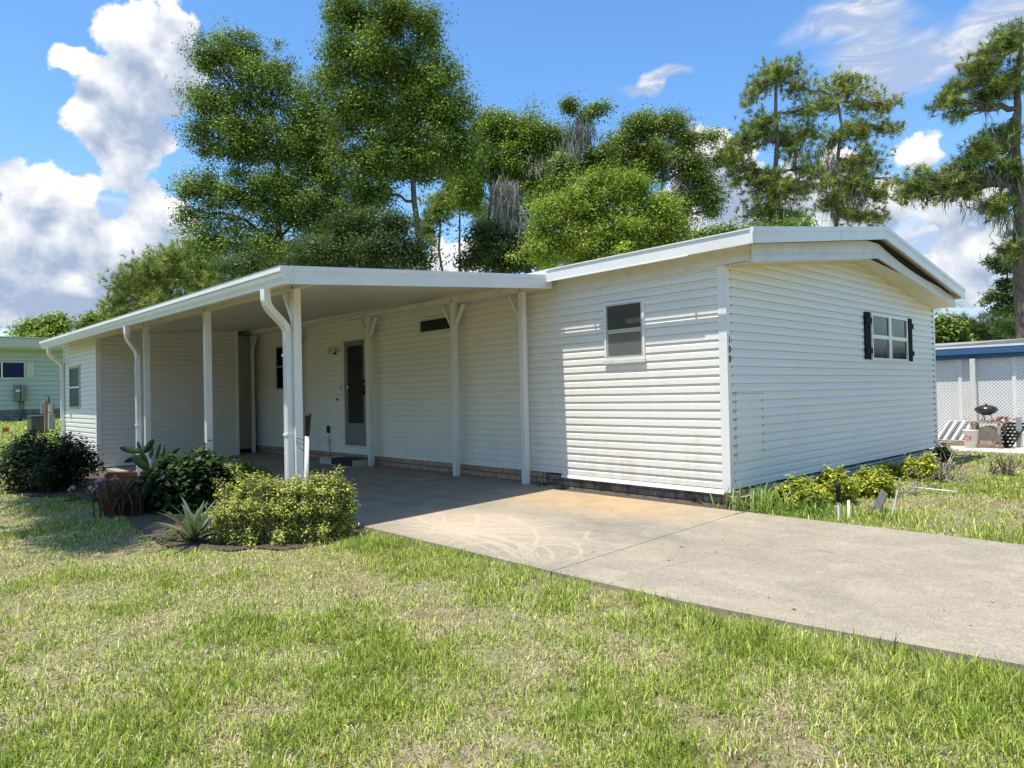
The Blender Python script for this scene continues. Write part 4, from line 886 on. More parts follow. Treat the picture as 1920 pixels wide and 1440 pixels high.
tag(g, 'patchy lawn of green and straw-coloured blades', 'grass')

rl = np.random.default_rng(303); n = 520; x, y, _r = grass_pts(900, 2.6, 11, rl); x, y = x[:380], y[:380]; xd = rl.uniform(-2.5, 4, 34); yd = rl.uniform(-3.0, -.35, 34)
cen = np.concatenate([np.stack([x, y, hgt(x, y) + .03], 1), np.stack([xd, yd, slabz(yd) + .006], 1)]); v, q_, cc = leaves(cen, .032, pal([(.30, .17, .07), (.42, .28, .12), (.20, .11, .05), (.5, .42, .2)], len(cen), rl), rl, asp=.5, up=2.5)
v[-136:, 2] = np.maximum(v[-136:, 2], np.repeat(slabz(yd) + .0035, 4)); fast('leaf_litter', v, q_, None, cc, M_moss, kind='stuff', label='scattered dry leaves on the lawn and driveway')
# ------------------------------------------------------------------ garden plants
def gd(px, py, z=-.16):
    p_ = P(px, py, 2, z); return p_, float(MC[2] @ (p_ - CAM))
TWIG = M_twig
def shrub(name, label, cat, gpx, gz, bl, n, leaf, cols, seed, tw=60, twc=None, sigma=.05, asp=.5, percl=14, up=.4, squash=.8, p=3.0, group=None, twr=.006, out=.0):
    """bl: blobs in photo pixels at the depth of the plant's foot"""
    r = np.random.default_rng(seed); g0, dep = gd(gpx[0], gpx[1], gz); dep += squash * .25
    base = PD(gpx[0], gpx[1], dep); base[2] = float(hgt(base[0], base[1]))
    root = thing(name, label, cat, base, group); B = pxblobs(bl, dep, squash)
    cl, u, k = in_blobs(B, max(12, n // percl), r, p, .025); cl[:, 2] = np.maximum(cl[:, 2], base[2] + .03)
    w_ = r.integers(0, len(cl), n); cen = cl[w_] + r.standard_normal((n, 3)) * sigma; cen[:, 2] = np.maximum(cen[:, 2], base[2] + .02)
    cb = (1 + .2 * r.standard_normal((len(cl), 1))).clip(.6, 1.5)
    V_, Q, C_ = leaves(cen, leaf, pal(cols, n, r) * cb[w_], r, up=up + .5, asp=asp, out=u[w_]); fast('foliage', V_, Q, None, C_, M_leaf, root)
    if tw:
        tb = MB()
        for i in range(tw):
            c = cl[r.integers(0, len(cl))]; s0 = np.array([base[0], base[1], base[2]]) + (c - base) * np.array([.55, .55, 0]) * r.uniform(.3, 1) + r.standard_normal(3) * .03; s0[2] = base[2] - .02
            tb.tube(curve(s0, c + (c - s0) * .05, 5, jit=.05, rng_=r), np.linspace(twr, twr * .4, 5), 4, cap=False)
        tb.build('stems', twc or M_bark, root)
    return root
LIME = [(.38, .43, .05), (.48, .50, .07), (.28, .35, .04), (.55, .54, .12), (.20, .26, .035)]
DULL = [(.30, .26, .16), (.36, .30, .20), (.22, .26, .07), (.26, .30, .07)]
DG = [(.030, .050, .014), (.045, .075, .018), (.06, .10, .022), (.022, .036, .012)]
h = shrub('clipped_hedge', 'clipped yellow-green hedge with bare tan twigs at the driveway corner', 'hedge', (530, 1028), -.16,
      [(440, 966, 48, 64), (490, 952, 50, 66), (545, 948, 50, 64), (595, 938, 48, 62), (632, 936, 36, 55), (460, 1005, 68, 34), (530, 1000, 75, 38), (600, 990, 65, 42), (635, 985, 34, 42), (418, 995, 26, 42)], 60000, .031, [tuple(min(.8, q * 1.15) for q in c_) for c_ in LIME] + DULL[:2] + LIME[:2], 101, tw=1100, twc=M_twig, sigma=.022, percl=10, squash=.8, p=6, twr=.005)
shrub('green_shrub', 'small bright green leafy shrub behind the clipped hedge, left of the corner post', 'shrub', (455, 955), -.16, [(455, 895, 46, 32), (430, 905, 34, 32), (485, 900, 26, 26), (450, 925, 60, 26)], 6500, .060, [(.12, .20, .03), (.22, .30, .05), (.30, .36, .07)], 102, tw=40, sigma=.04, squash=.9)
shrub('dark_shrub', 'dark green lobed-leaf shrub between the cactus and the clipped hedge', 'shrub', (350, 965), -.16, [(335, 900, 45, 40), (300, 918, 36, 40), (280, 928, 34, 40), (318, 885, 26, 24), (385, 890, 48, 42), (350, 935, 70, 42), (310, 935, 34, 34), (405, 940, 40, 40), (370, 870, 22, 18)], 15000, .080, [(.016, .036, .009), (.026, .058, .013), (.042, .088, .02)], 103, tw=50, sigma=.07, asp=.75, squash=.9)
shrub('round_bush', 'big dark glossy bush at the left edge in front of the shed window wall', 'bush', (95, 925), -.18, [(60, 850, 62, 44), (125, 845, 50, 36), (95, 880, 100, 48), (25, 870, 45, 50), (160, 860, 26, 40)], 13000, .070, [(.016, .028, .008), (.026, .044, .011), (.036, .062, .015), (.012, .02, .007)], 104, tw=260, twc=M_bark, sigma=.06, squash=.8, p=4, twr=.008)
# agave
def agave(px, py, label, n, L, seed, c=(.115, .155, .105)):
    g0, dep = gd(px, py, -.16); r = np.random.default_rng(seed); V_, Q, C_ = [], [], []; b = 0
    for i in range(n):
        a = i * 2.4 + r.normal(0, .2); el_ = R(78) * (1 - i / n) ** .7 * 1.0 + R(8) if i else 0; el_ = R(80 - 62 * i / n); l_ = L * r.uniform(.75, 1.1); w0 = .023 * L / .5
        h_ = np.array([math.cos(a), math.sin(a), 0]); s_ = np.array([-h_[1], h_[0], 0]); nrm = np.array([0, 0, 1.])
        pts = []
        for k in range(6):
            u = k / 5; e2 = el_ - u * u * R(32); pts.append((pts[-1] if k else np.array([g0[0], g0[1], float(hgt(g0[0], g0[1])) + .02])) + (h_ * math.cos(e2) + nrm * math.sin(e2)) * (l_ / 5 if k else .0))
        for k, q_ in enumerate(pts):
            ww = w0 * (1.0, 1.25, 1.2, .9, .5, .03)[k]; upv = np.cross(s_, h_ * math.cos(el_) + nrm * math.sin(el_)); upv = -upv if upv[2] < 0 else upv
            V_ += [q_ - s_ * ww + upv * ww * .5, q_, q_ + s_ * ww + upv * ww * .5]
        for k in range(5):
            for m_ in (0, 1): Q.append((b + 3 * k + m_, b + 3 * k + m_ + 1, b + 3 * k + m_ + 4, b + 3 * k + m_ + 3))
        C_ += [np.array(c) * r.uniform(.8, 1.25)] * 18; b += 18
    return fast('agave', np.array(V_), np.array(Q), None, np.array(C_), M_leaf, None, org=(g0[0], g0[1], float(hgt(g0[0], g0[1]))), label=label, cat='agave')
agave(365, 1025, 'grey-green agave rosette with pointed leaves beside the clipped hedge', 26, .58, 3)
# paddle cactus
g0, dep = gd(285, 952, -.16); ct = thing('paddle_cactus', 'dark green paddle cactus with long flat pads in front of the shed side wall', 'cactus', (g0[0], g0[1], float(hgt(g0[0], g0[1]))))
Mc = plain('cactus skin', (.018, .048, .012), .6, .25, 9, bmp=.15, spec=.2); s_ = (dep + .1) / F
for i, (ax_, ay_, bx_, by_, w_) in enumerate([(263, 847, 227, 840, 15), (265, 850, 258, 829, 8), (272, 848, 287, 824, 14), (268, 855, 270, 836, 9), (262, 855, 235, 866, 12), (275, 878, 250, 855, 20), (282, 858, 285, 838, 9), (293, 860, 300, 833, 7), (305, 862, 309, 838, 4), (311, 860, 335, 840, 10), (290, 880, 330, 862, 12), (280, 900, 270, 858, 18), (290, 905, 300, 862, 16), (285, 930, 284, 885, 18), (300, 925, 310, 875, 14), (296, 870, 322, 850, 9), (276, 868, 262, 842, 10), (302, 872, 316, 846, 7)]):
    off = np.random.default_rng(i).normal(0, .10); a = PD(ax_, ay_, dep + .1 + off); b_ = PD(bx_, by_, dep + .1 + off * 1.3); d = (b_ - a) / 2; L = np.linalg.norm(d); dn = d / L
    sd = np.cross(dn, VD); sd /= np.linalg.norm(sd); th = np.cross(dn, sd); tw_ = np.random.default_rng(i + 50).uniform(-.6, .6); s2 = sd * math.cos(tw_) + th * math.sin(tw_); t2 = np.cross(dn, s2)
    MB().ell((a + b_) / 2, np.stack([s2 * w_ * s_ * .42, t2 * .012, d * 1.15], 1), 12, 8).build('pad', Mc, ct)
# red-leaved plant
def strap_plant(name, px, py, label, cat, n, L, w0, cols, seed, spread=.7, tw=0, gz=-.16, wob=.25):
    g0, dep = gd(px, py, gz); r = np.random.default_rng(seed); V_, Q, C_ = [], [], []; b = 0; z0 = float(hgt(g0[0], g0[1]))
    for i in range(n):
        a = r.uniform(0, 6.283); e = R(90) - abs(r.normal(0, spread)); l_ = L * r.uniform(.5, 1.15); h_ = np.array([math.cos(a), math.sin(a), 0]); s_ = np.array([-h_[1], h_[0], 0])
        pts = [np.array([g0[0], g0[1], z0]) + np.array([r.normal(0, wob * L), r.normal(0, wob * L), 0])]
        for k in range(4): e2 = e - (k / 3) ** 2 * .9; pts.append(pts[-1] + (h_ * math.cos(e2) + np.array([0, 0, 1]) * math.sin(e2)) * l_ / 4)
        for k, q_ in enumerate(pts): ww = w0 * (.5, .9, 1, .7, .05)[k]; V_ += [q_ - s_ * ww, q_ + s_ * ww]
        for k in range(4): Q.append((b + 2 * k, b + 2 * k + 1, b + 2 * k + 3, b + 2 * k + 2))
        C_ += [np.array(cols[r.integers(0, len(cols))]) * r.uniform(.7, 1.3)] * 10; b += 10
    return fast(name, np.array(V_), np.array(Q), None, np.array(C_), M_leaf, None, org=(g0[0], g0[1], z0), label=label, cat=cat)
strap_plant('red_plant', 240, 968, 'dark red spiky-leaved plant in the bed left of the dark shrub', 'plant', 170, .55, .016, [(.10, .028, .022), (.14, .05, .03), (.07, .02, .02), (.20, .12, .08)], 8, .35)
strap_plant('spider_grass', 600, 960, 'tuft of thin grassy leaves rising behind the clipped hedge at the post', 'grass tuft', 26, .55, .006, [(.20, .26, .08), (.30, .33, .14)], 9, .4)
strap_plant('weed_tuft', 1020, 912, 'small green weed sprouting where the carport slab meets the brick', 'weed', 60, .16, .007, [(.06, .12, .025), (.10, .17, .04)], 10, .8, gz=-.02)
strap_plant('weed_tuft', 1280, 991, 'tiny weed growing from the driveway joint', 'weed', 26, .07, .006, [(.10, .15, .035), (.16, .2, .05)], 13, .9, gz=-.03)
strap_plant('tall_grass_tuft', 1440, 952, 'tall bright grass clump at the near corner of the mobile home', 'grass tuft', 520, .34, .006, [(.20, .31, .05), (.28, .38, .07), (.36, .42, .12)], 12, .75, gz=-.03, wob=.75)
strap_plant('tall_grass_tuft', 1530, 962, 'long grass around the base of the leftmost yellow shrub by the end wall', 'grass tuft', 220, .20, .006, [(.18, .30, .05), (.26, .37, .07)], 14, .8, gz=-.03, wob=1.0)
# caladiums and flowers
CM = plain('pink leaf', (.62, .16, .22), .5, .3, 30); 
def blossoms(name, label, cat, spots, colr, leafcols, seed, size=.05):
    g0, dep = gd(spots[0][0], spots[0][1] + 25, -.16); z0 = float(hgt(g0[0], g0[1])); root = thing(name, label, cat, (g0[0], g0[1], z0)); r = np.random.default_rng(seed)
    V_, Q, C_ = [], [], []; st = MB()
    for px, py in spots:
        c = PD(px, py, dep + r.uniform(-.1, .15))
        st.tube(curve((c[0] + r.normal(0, .03), c[1], z0), c, 4), .004, 4)
        m_ = 7; cen = c + r.standard_normal((m_, 3)) * size * .55; v, q_, cc = leaves(cen, size * 2.0, pal(colr, m_, r), r, asp=.8, up=.9); Q.append(q_ + len(np.concatenate(V_)) if V_ else q_); V_.append(v); C_.append(cc)
    fast('petals', np.concatenate(V_), np.concatenate(Q), None, np.concatenate(C_), M_leaf, root)
    n = 60 * len(spots); k = r.integers(0, len(spots), n); cen = np.array([PD(spots[i][0], spots[i][1] + 18, dep) for i in k]) + r.standard_normal((n, 3)) * np.array([.10, .10, .06]); cen[:, 2] = np.maximum(cen[:, 2], z0 + .02)
    v, q_, cc = leaves(cen, .06, pal(leafcols, n, r), r); fast('leaves', v, q_, None, cc, M_leaf, root); st.build('stalk', M_bark, root)
blossoms('caladium', 'pink and white mottled leaf plants between the dark bush and the red plant', 'plant', [(178, 917), (185, 905), (200, 900), (213, 898)], [(.55, .12, .18), (.70, .35, .38), (.72, .6, .55)], DG + [(.1, .18, .04)], 61, .05)
blossoms('caladium', 'single pale pink mottled leaf plant at the foot of the dark bush', 'plant', [(133, 915)], [(.62, .3, .32), (.70, .5, .5)], DG, 62, .05)
blossoms('red_flower', 'small bright red flower left of the agave', 'flower', [(334, 990), (331, 996)], [(.75, .04, .06), (.8, .10, .08)], [(.06, .11, .03)], 63, .03)
# concrete block and edging in the bed
c, dep = gd(208, 905, -.10); MB().box(c[0] - .12, c[0] + .12, c[1] - .08, c[1] + .08, -.16, .05).build('concrete_block', M_conc2, org=(c[0], c[1], -.16), bevel=.01, label='small sunlit tan block at the foot of the shed corner', cat='block')
c, dep = gd(240, 912, -.12); a = PD(200, 893, dep + .2); b_ = PD(292, 893, dep + .5)
MB().bar((a[0], a[1], -.02), (b_[0], b_[1], -.02), .22, .24).build('timber_edging', plain('red brown timber', (.20, .075, .04), .8, .25, 9, bmp=.4), org=(a[0], a[1], -.14), bevel=.01, label='reddish brown timber edging box at the foot of the shed side wall', cat='edging')
# shrubs along the end wall
YG = [(.38, .42, .03), (.52, .54, .04), (.26, .33, .03), (.62, .60, .08)]
for i, (px, py, bl, n, lb) in enumerate([
    (1505, 962, [(1502, 922, 36, 26), (1478, 935, 26, 26), (1527, 938, 26, 24), (1505, 950, 38, 20)], 9000, 'nearest low yellow-green shrub along the end wall, left of the garden light'),
    (1565, 948, [(1562, 905, 32, 24), (1582, 920, 24, 22), (1548, 928, 26, 22)], 7500, 'second yellow-green shrub from the near corner, right behind the garden light'),
    (1640, 935, [(1637, 901, 38, 22), (1618, 916, 32, 22), (1654, 916, 24, 24)], 8000, 'yellow-green shrub above the grey slate, middle of the row by the end wall'),
    (1672, 902, [(1668, 884, 30, 15), (1685, 888, 22, 13)], 2600, 'flat low yellow shrub fourth in the row by the end wall'),
    (1725, 905, [(1720, 878, 36, 20), (1742, 868, 16, 20), (1715, 893, 32, 15)], 5000, 'yellow-green shrub farthest along the end wall, next to the bare grey twigs')]):
    shrub('yellow_shrub', lb, 'shrub', (px, py), -.05, bl, n, .045, YG + LIME[:2], 120 + i, tw=50, twc=M_twig, sigma=.03, percl=10, squash=.8, p=4, group='yellow-green shrubs along the end wall')
shrub('corner_shrub', 'small dark shrub at the far bottom corner of the end wall', 'shrub', (1775, 880), -.05, [(1770, 850, 16, 16), (1778, 862, 12, 18)], 1500, .05, DG + LIME[:1], 130, tw=20)
def dead_bush(px, py, label, n, sx_, sz_, seed, mat=None):
    g0, dep = gd(px, py, -.05); r = np.random.default_rng(seed); tb = MB()
    for i in range(n):
        a = r.uniform(0, 6.28); e = R(r.uniform(10, 80)); l_ = r.uniform(.5, 1.1); d = np.array([math.cos(a) * math.cos(e) * sx_, math.sin(a) * math.cos(e) * sx_, math.sin(e) * sz_]) * l_
        s0 = np.array([g0[0] + r.normal(0, .06), g0[1] + r.normal(0, .06), g0[2] - .03]); p1 = curve(s0, s0 + d, 6, jit=.05, rng_=r); tb.tube(p1, np.linspace(.012, .004, 6), 5)
        for k in range(3): q_ = p1[r.integers(2, 6)]; tb.tube(curve(q_, q_ + r.standard_normal(3) * .09 + d * .15, 4, jit=.05, rng_=r), np.linspace(.006, .002, 4), 4)
    return tb.build('dead_bush', mat or M_twig, org=g0, label=label, cat='dead shrub')
dead_bush(1768, 903, 'sprawling bare grey branches at the end of the yellow shrub row', 26, .62, .50, 71)
dead_bush(1690, 925, 'short bare grey twigs between the slate shrub and the farthest shrub', 14, .35, .25, 72)
dead_bush(1882, 892, 'bare brown twig clump standing alone in the right lawn', 22, .25, .33, 73, M_bark)
# garden light, pipe stub, slate
c, _ = gd(1573, 978, -.04)
gl = thing('garden_light', 'black-capped garden light on a white stake by the driveway edge', 'garden light', (c[0], c[1], -.06))
MB().lathe((c[0], c[1], -.08), [(.013, 0), (.013, .24)], 10).build('stake', M_trim, gl); MB().lathe((c[0], c[1], .155), [(.0, .0), (.02, 0), (.022, .14), (.028, .145), (.03, .175), (.024, .195), (.0, .205)], 14).build('lamp_head', M_blk, gl)
c, _ = gd(1592, 975, -.04); MB().lathe((c[0], c[1], -.08), [(.013, 0), (.013, .24), (.009, .24), (.009, .20)], 12).build('pipe_stub', M_trim, org=(c[0], c[1], -.08), label='short white plastic pipe stub right of the garden light', cat='pipe')
c, _ = gd(1640, 965, -.05); d = MC[0]
MB().bar((c[0] - .02, c[1], -.08), (c[0] + .10, c[1] + .02, .20), .012, .16, (-.7, .7, 0)).build('slate', plain('grey slate', (.16, .16, .15), .7, .2, 20), org=(c[0], c[1], -.08), bevel=.003, label='thin grey slate leaning in the grass beside a white strip', cat='slate')
MB().bar((c[0] + .16, c[1] + .0, -.08), (c[0] + .22, c[1] + .03, .22), .03, .012).build('white_strip', M_trim, org=(c[0] + .16, c[1], -.08), label='upright white strip leaning next to the grey slate', cat='strip')
a = P(1705, 913, 2, -.01); b_ = P(1795, 922, 2, -.01); MB().tube([a, b_], .008, 8).build('pvc_pipe', M_trim, org=a, label='white pipe lying in the grass past the yellow shrubs', cat='pipe')
# handle pole tied to the corner post
tx, ty = -3.27, YB - .10
po = thing('tied_pole', 'white pole with a black grip tied to the front corner post of the carport', 'pole', (tx, ty, -.1))
zt = P(573, 860, 1, ty)[2]; c0 = P(571, 890, 1, ty); c1 = P(576, 818, 1, ty); c2 = P(578, 776, 1, ty)
MB().tube([(c0[0], ty, -.1), c1], .024, 10).build('shaft', M_trim, po); MB().tube([c1, c1 + (c2 - c1) * .12, c1 + (c2 - c1) * .85, c1 + (c2 - c1) * .88, c2], [.018, .026, .030, .036, .034], 12).build('grip', M_blk, po)
tb = MB(); q_ = P(573, 828, 1, ty)
for dz in (0, -.05, -.11): tb.tube([(q_[0] + .03, ty - .01, q_[2] + dz), (q_[0] - .03, ty - .04, q_[2] + dz + .03), (q_[0] - .17, ty - .03, q_[2] + dz * .4 + .03)], .004, 4)
tb.build('cord', M_blk, po)
# marker flag
c, _ = gd(5, 850, -.0); 

# ------------------------------------------------------------------ mint house on the left
M_mint = vinyl('mint siding', (.50, .55, .48), (.42, .44, .38), .2); M_mintt = plain('mint trim', (.55, .57, .49), .5, .05, 3)
XN = -30.6; 
nh = thing('mint_house', 'mint green sided house with a low flat roof beyond the far left lawn', 'house', (-32, -4, .7))
siding(MB(), 'x', XN, 1, -14, 3.5, 1.12, 3.62, [], course=.20, lip=2.2).build('wall', M_mint, nh)
MB().box(XN - 7, XN - .02, -14, 3.5, .5, 3.6).build('inner_wall', M_mintt, nh)
MB().box(XN - 7.2, XN + .55, -14.4, 3.9, 3.60, 3.66).build('soffit', M_mintt, nh)
MB().hexa([(XN - 7.3, -14.5, 3.665), (XN + .6, -14.5, 3.665), (XN + .6, 4, 3.665), (XN - 7.3, 4, 3.665)], [(XN - 7.3, -14.5, 4.02), (XN + .62, -14.5, 4.02), (XN + .62, 4, 4.0), (XN - 7.3, 4, 4.0)]).build('fascia', M_mintt, nh)
MB().box(XN - 7.4, XN + .68, -14.6, 4.1, 4.021, 4.06).build('roof', M_roof, nh)
MB().box(XN - .02, XN + .03, -14, 3.5, .4, 1.115).build('brick_skirting', brick('grey block', (.24, .22, .19), (.30, .28, .24), (.12, .11, .10), 'y', .4, .12, .5), nh)
ya = P(3, 700, 0, XN)[1]; yb = P(48, 700, 0, XN)[1]; za = P(25, 707, 0, XN)[2]; zb = P(25, 681, 0, XN)[2]
wn = frame(MB(), 'x', XN, ya - .6, yb, za - .08, zb + .08, .06, .03, .05).build('window', M_mintt, nh); MB().box(XN + .03, XN + .036, ya - .54, yb - .06, za - .02, zb + .02).build('pane', plain('violet blind behind glass', (.022, .016, .07), .3, .15, 8, spec=.2), wn)
MB().box(XN + .037, XN + .05, ya - .02, ya + .03, za - .02, zb + .02).build('mullion', M_trim, wn)
MB().box(XN + .03, XN + .07, yb + .02, yb + .30, za - .06, zb + .08).build('shutter', M_mintt, nh)
y0 = P(25, 735, 0, XN)[1]; y1 = P(48, 735, 0, XN)[1]; z0 = P(36, 752, 0, XN)[2]; z1 = P(36, 723, 0, XN)[2]; M_box = plain('grey metal box', (.18, .20, .17), .5, .1, 5, metal=.2)
em = MB().box(XN + .02, XN + .25, y0, (y0 + y1) / 2 - .01, z0, z1).box(XN + .02, XN + .3, (y0 + y1) / 2 + .01, y1, z0, z1 + .02).build('meter_box', M_box, nh, bevel=.01)
MB().tube([(XN + .1, y0 + .2, z0), (XN + .1, y0 + .2, .7)], .03, 6).tube([(XN + .1, y1 - .1, z0), (XN + .1, y1 - .1, .9)], .03, 6).build('conduit', M_box, nh)
MB().box(XN + .251, XN + .256, y0 + .05, y0 + .2, z0 + .38, z0 + .46).build('meter_label', M_trim, em)
# utility things between the houses
def dep_pt(px, py, depth): p_ = PD(px, py, depth); return p_
def boxat(px0, px1, py0, py1, depth, th): 
    a = PD(px0, py1, depth); b_ = PD(px1, py0, depth); return (a[0] - th / 2, a[0] + th / 2, min(a[1], b_[1]), max(a[1], b_[1]), a[2], b_[2])
bb = boxat(55, 82, 779, 806, 24, .8); MB().box(bb[0], bb[1], bb[2], bb[3], bb[4] - .15, bb[5] - .05).box(bb[0] - .02, bb[1] + .02, bb[2] - .02, bb[3] + .02, bb[5] - .045, bb[5]).build('air_conditioner', plain('dark louvred metal', (.08, .09, .08), .6, .15, 6), org=(bb[0], bb[2], bb[4]), bevel=.01, label='low dark cabinet with a pale lid on the grass by the mint house', cat='cabinet')
bb = boxat(90, 104, 775, 805, 21, .25); up_ = thing('utility_pedestal', 'grey electric boxes on wooden posts left of the shed corner', 'utility box', (bb[0], bb[2], bb[4]))
MB().box(*bb).build('lower_box', plain('light grey metal', (.40, .41, .40), .5, .08, 6), up_, bevel=.01)
for (a_, b2, c2_, d2, nm, mm) in ((77, 84, 757, 776, 'meter_box', M_alum), (91, 98, 757, 773, 'upper_box', M_trimd), (83.5, 90, 752, 812, 'wood_post', M_wood), (98, 101, 757, 778, 'wood_post', M_wood)): MB().box(*boxat(a_, b2, c2_, d2, 21, .12)).build(nm, mm, up_)
p_ = PD(92, 744, 21); MB().tube([PD(92, 762, 21), p_, PD(86, 743, 21)], .02, 6).build('riser_pipe', M_blk, up_)
c = PD(5, 806, 22); fl = thing('marker_flag', 'small orange-red marker flag in the lawn at the left edge', 'flag', (c[0], c[1], float(hgt(c[0], c[1]))))
MB().tube([(c[0], c[1], float(hgt(c[0], c[1]))), PD(5, 800, 22)], .006, 5).build('wire', M_blk, fl); MB().box(c[0] - .004, c[0] + .004, c[1], c[1] + .16, PD(5, 810, 22)[2], PD(5, 802, 22)[2]).build('flag', plain('orange plastic', (.8, .10, .03), .5, .1, 9), fl)

# ------------------------------------------------------------------ lattice carport on the right
YL = 10.9; zr = lambda px, py: P(px, py, 1, YL)[2]
lc_ = thing('lattice_carport', 'neighbouring carport screened with white lattice under a blue fascia', 'carport', (1.5, 12, 0))
X0L, X1L = -4.5, 4.2; zb_, zt_ = .22, zr(1840, 672)
M_lat = plain('white plastic lattice', (.85, .84, .80), .5, .05, 5); M_blue = plain('blue painted fascia', (.05, .13, .26), .4, .1, 3)
def lattice(x0, x1, z0, z1):
    mb = MB(); pitch = .072; wd = .034; 
    for sgn, yo in ((1, 0.0), (-1, .007)):
        c = x0 - (z1 - z0) if sgn > 0 else x0
        while c < (x1 if sgn > 0 else x1 + (z1 - z0)):
            # line x = c + sgn*(z-z0)
            za_, zb2 = z0, z1
            xa = c; xb = c + sgn * (z1 - z0)
            def clip(xa, za_, xb, zb2):
                pts = [(xa, za_), (xb, zb2)]
                out = []
                for (x_, z_) in pts:
                    if x_ < x0: z_ = z0 + (x0 - c) * sgn; x_ = x0
                    if x_ > x1: z_ = z0 + (x1 - c) * sgn; x_ = x1
                    out.append((x_, z_))
                return out
            (xa, za_), (xb, zb2) = clip(xa, za_, xb, zb2)
            if abs(xb - xa) > .01 and z0 - .001 <= za_ <= z1 + .001 and z0 - .001 <= zb2 <= z1 + .001:
                mb.bar((xa, YL + yo, za_), (xb, YL + yo, zb2), .006, wd, (-sgn * 1.0, 0, 1.0))
            c += pitch
    return mb
edges = [P(1802, 750, 1, YL)[0], P(1903, 750, 1, YL)[0]]
xs_ = [X0L, -1.9, edges[0], edges[1], X1L]
for a, b_ in zip(xs_[:-1], xs_[1:]):
    lattice(a + .03, b_ - .03, zb_, zt_).build('lattice_panel', M_lat, lc_)
for x in xs_: MB().box(x - .035, x + .035, YL - .03, YL + .05, -.05, zt_ + .02).build('post', M_trim, lc_)
x = P(1826, 750, 1, YL - .1)[0]; MB().box(x - .05, x + .05, YL - .15, YL - .04, -.05, zt_).build('wide_post', M_trimd, lc_)
MB().box(X0L, X1L, YL - .02, YL + .02, -.05, zb_ - .002).build('kick_board', M_trimd, lc_)
MB().box(X0L - .3, X1L + .5, YL - .10, YL - .04, zt_, zt_ + .13).box(X0L - .3, X1L + .5, YL - .18, YL - .10, zt_ + .10, zt_ + .24).build('fascia', M_blue, lc_)
MB().box(X0L - .3, X1L + .5, YL - .185, YL - .10, zt_ + .2405, zt_ + .30).build('drip_edge', M_trim, lc_)
rf = MB(); xx = np.linspace(X0L - .35, X1L + .6, 22)
for a, b_ in zip(xx[:-1], xx[1:]):
    wa, wb = .02 * math.sin(a * 2.3), .02 * math.sin(b_ * 2.3)
    rf.hexa([(a, YL - .19, zt_ + .3005), (b_, YL - .19, zt_ + .3005), (b_, YL + 4.5, zt_ + .45), (a, YL + 4.5, zt_ + .45)], [(a, YL - .19, zt_ + .345 + wa), (b_, YL - .19, zt_ + .345 + wb), (b_, YL + 4.5, zt_ + .62), (a, YL + 4.5, zt_ + .62)])
rf.build('roof', plain('grey foam roof', (.30, .29, .28), .9, .25, 3, bmp=.4, dirt=(.1, .09, .09), dirtamt=.6), lc_)
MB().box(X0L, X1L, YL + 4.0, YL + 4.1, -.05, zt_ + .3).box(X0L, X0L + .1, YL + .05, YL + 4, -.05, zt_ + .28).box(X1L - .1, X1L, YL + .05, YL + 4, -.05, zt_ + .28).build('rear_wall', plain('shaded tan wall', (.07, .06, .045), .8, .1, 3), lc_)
# leaning louvred window frames: four side by side
def louvre(px0, px1, pyb, pyt, label, i):
    a = P(px0, pyb, 1, YL - .55); b_ = P(px1, pyb, 1, YL - .55); zb2 = float(-.0) + .08; dx = .16; zt2 = .50; x0, x1 = a[0], b_[0]; w_ = .03
    root = thing('louvre_frame', label, 'window frame', (x0, YL - .5, 0), 'white louvre frames leaning on the lattice')
    lo = lambda x, z: (x + dx * (z - zb2) / (zt2 - zb2), YL - .50 + .40 * (z - zb2) / (zt2 - zb2) * .9, z)
    fm = MB(); 
    fm.bar(lo(x0, zb2), lo(x0, zt2), .03, .03); fm.bar(lo(x1, zb2), lo(x1, zt2), .03, .03); fm.bar(lo(x0, zb2), lo(x1, zb2), .03, .03); fm.bar(lo(x0, zt2), lo(x1, zt2), .03, .03); fm.build('frame', M_trim, root)
    sl_ = MB(); 
    for k in (1, 2): x = x0 + (x1 - x0) * k / 3; sl_.bar(lo(x, zb2 + .02), lo(x, zt2 - .02), .015, .012)
    sl_.build('slats', M_alum, root)
    MB().face([lo(x0, zb2), lo(x1, zb2), lo(x1, zt2), lo(x0, zt2)]).build('glass', M_glass, root)
for i, (a, b_) in enumerate([(1756, 1768), (1770, 1783), (1785, 1798), (1800, 1813)]):
    louvre(a, b_, 819, 795, ['leftmost of four white louvre frames leaning by the house corner', 'second from left of four white louvre frames leaning on the lattice', 'third from left of four white louvre frames leaning on the lattice', 'rightmost of four white louvre frames, behind the white bucket'][i], i)
a = P(1757, 826, 1, YL - .7); b_ = P(1811, 829, 1, YL - .7); MB().bar((a[0], YL - .7, .03), (b_[0], YL - .72, .03), .09, .04).build('plank', M_wood, org=(a[0], YL - .7, 0), label='brown plank lying in front of the louvre frames', cat='plank')
MB().bar((a[0] - .1, YL - .62, .075), (b_[0] - .1, YL - .6, .075), .07, .03).build('plank', M_twig, org=(a[0], YL - .6, .05), label='pale plank on top, between the brown plank and the louvre frames', cat='plank')
c = P(1821, 835, 1, YL - 1.0); bk = thing('bucket', 'white plastic bucket with red lettering', 'bucket', (c[0], YL - 1.0, 0))
MB().lathe((c[0], YL - 1.0, -.015), [(.0, 0), (.115, 0), (.14, .34), (.148, .345), (.148, .37), (.12, .37), (.0, .368)], 18).build('pail', plain('white plastic pail', (.72, .70, .66), .4, .06, 9), bk)
merge_text('CE', .13, .002, 'lettering', plain('red ink', (.6, .05, .05), .5, .1, 9), bk, [[1, 0, 0, c[0] - .02], [0, 0, -1, YL - 1.0 - .134], [0, 1, 0, .17], [0, 0, 0, 1]])
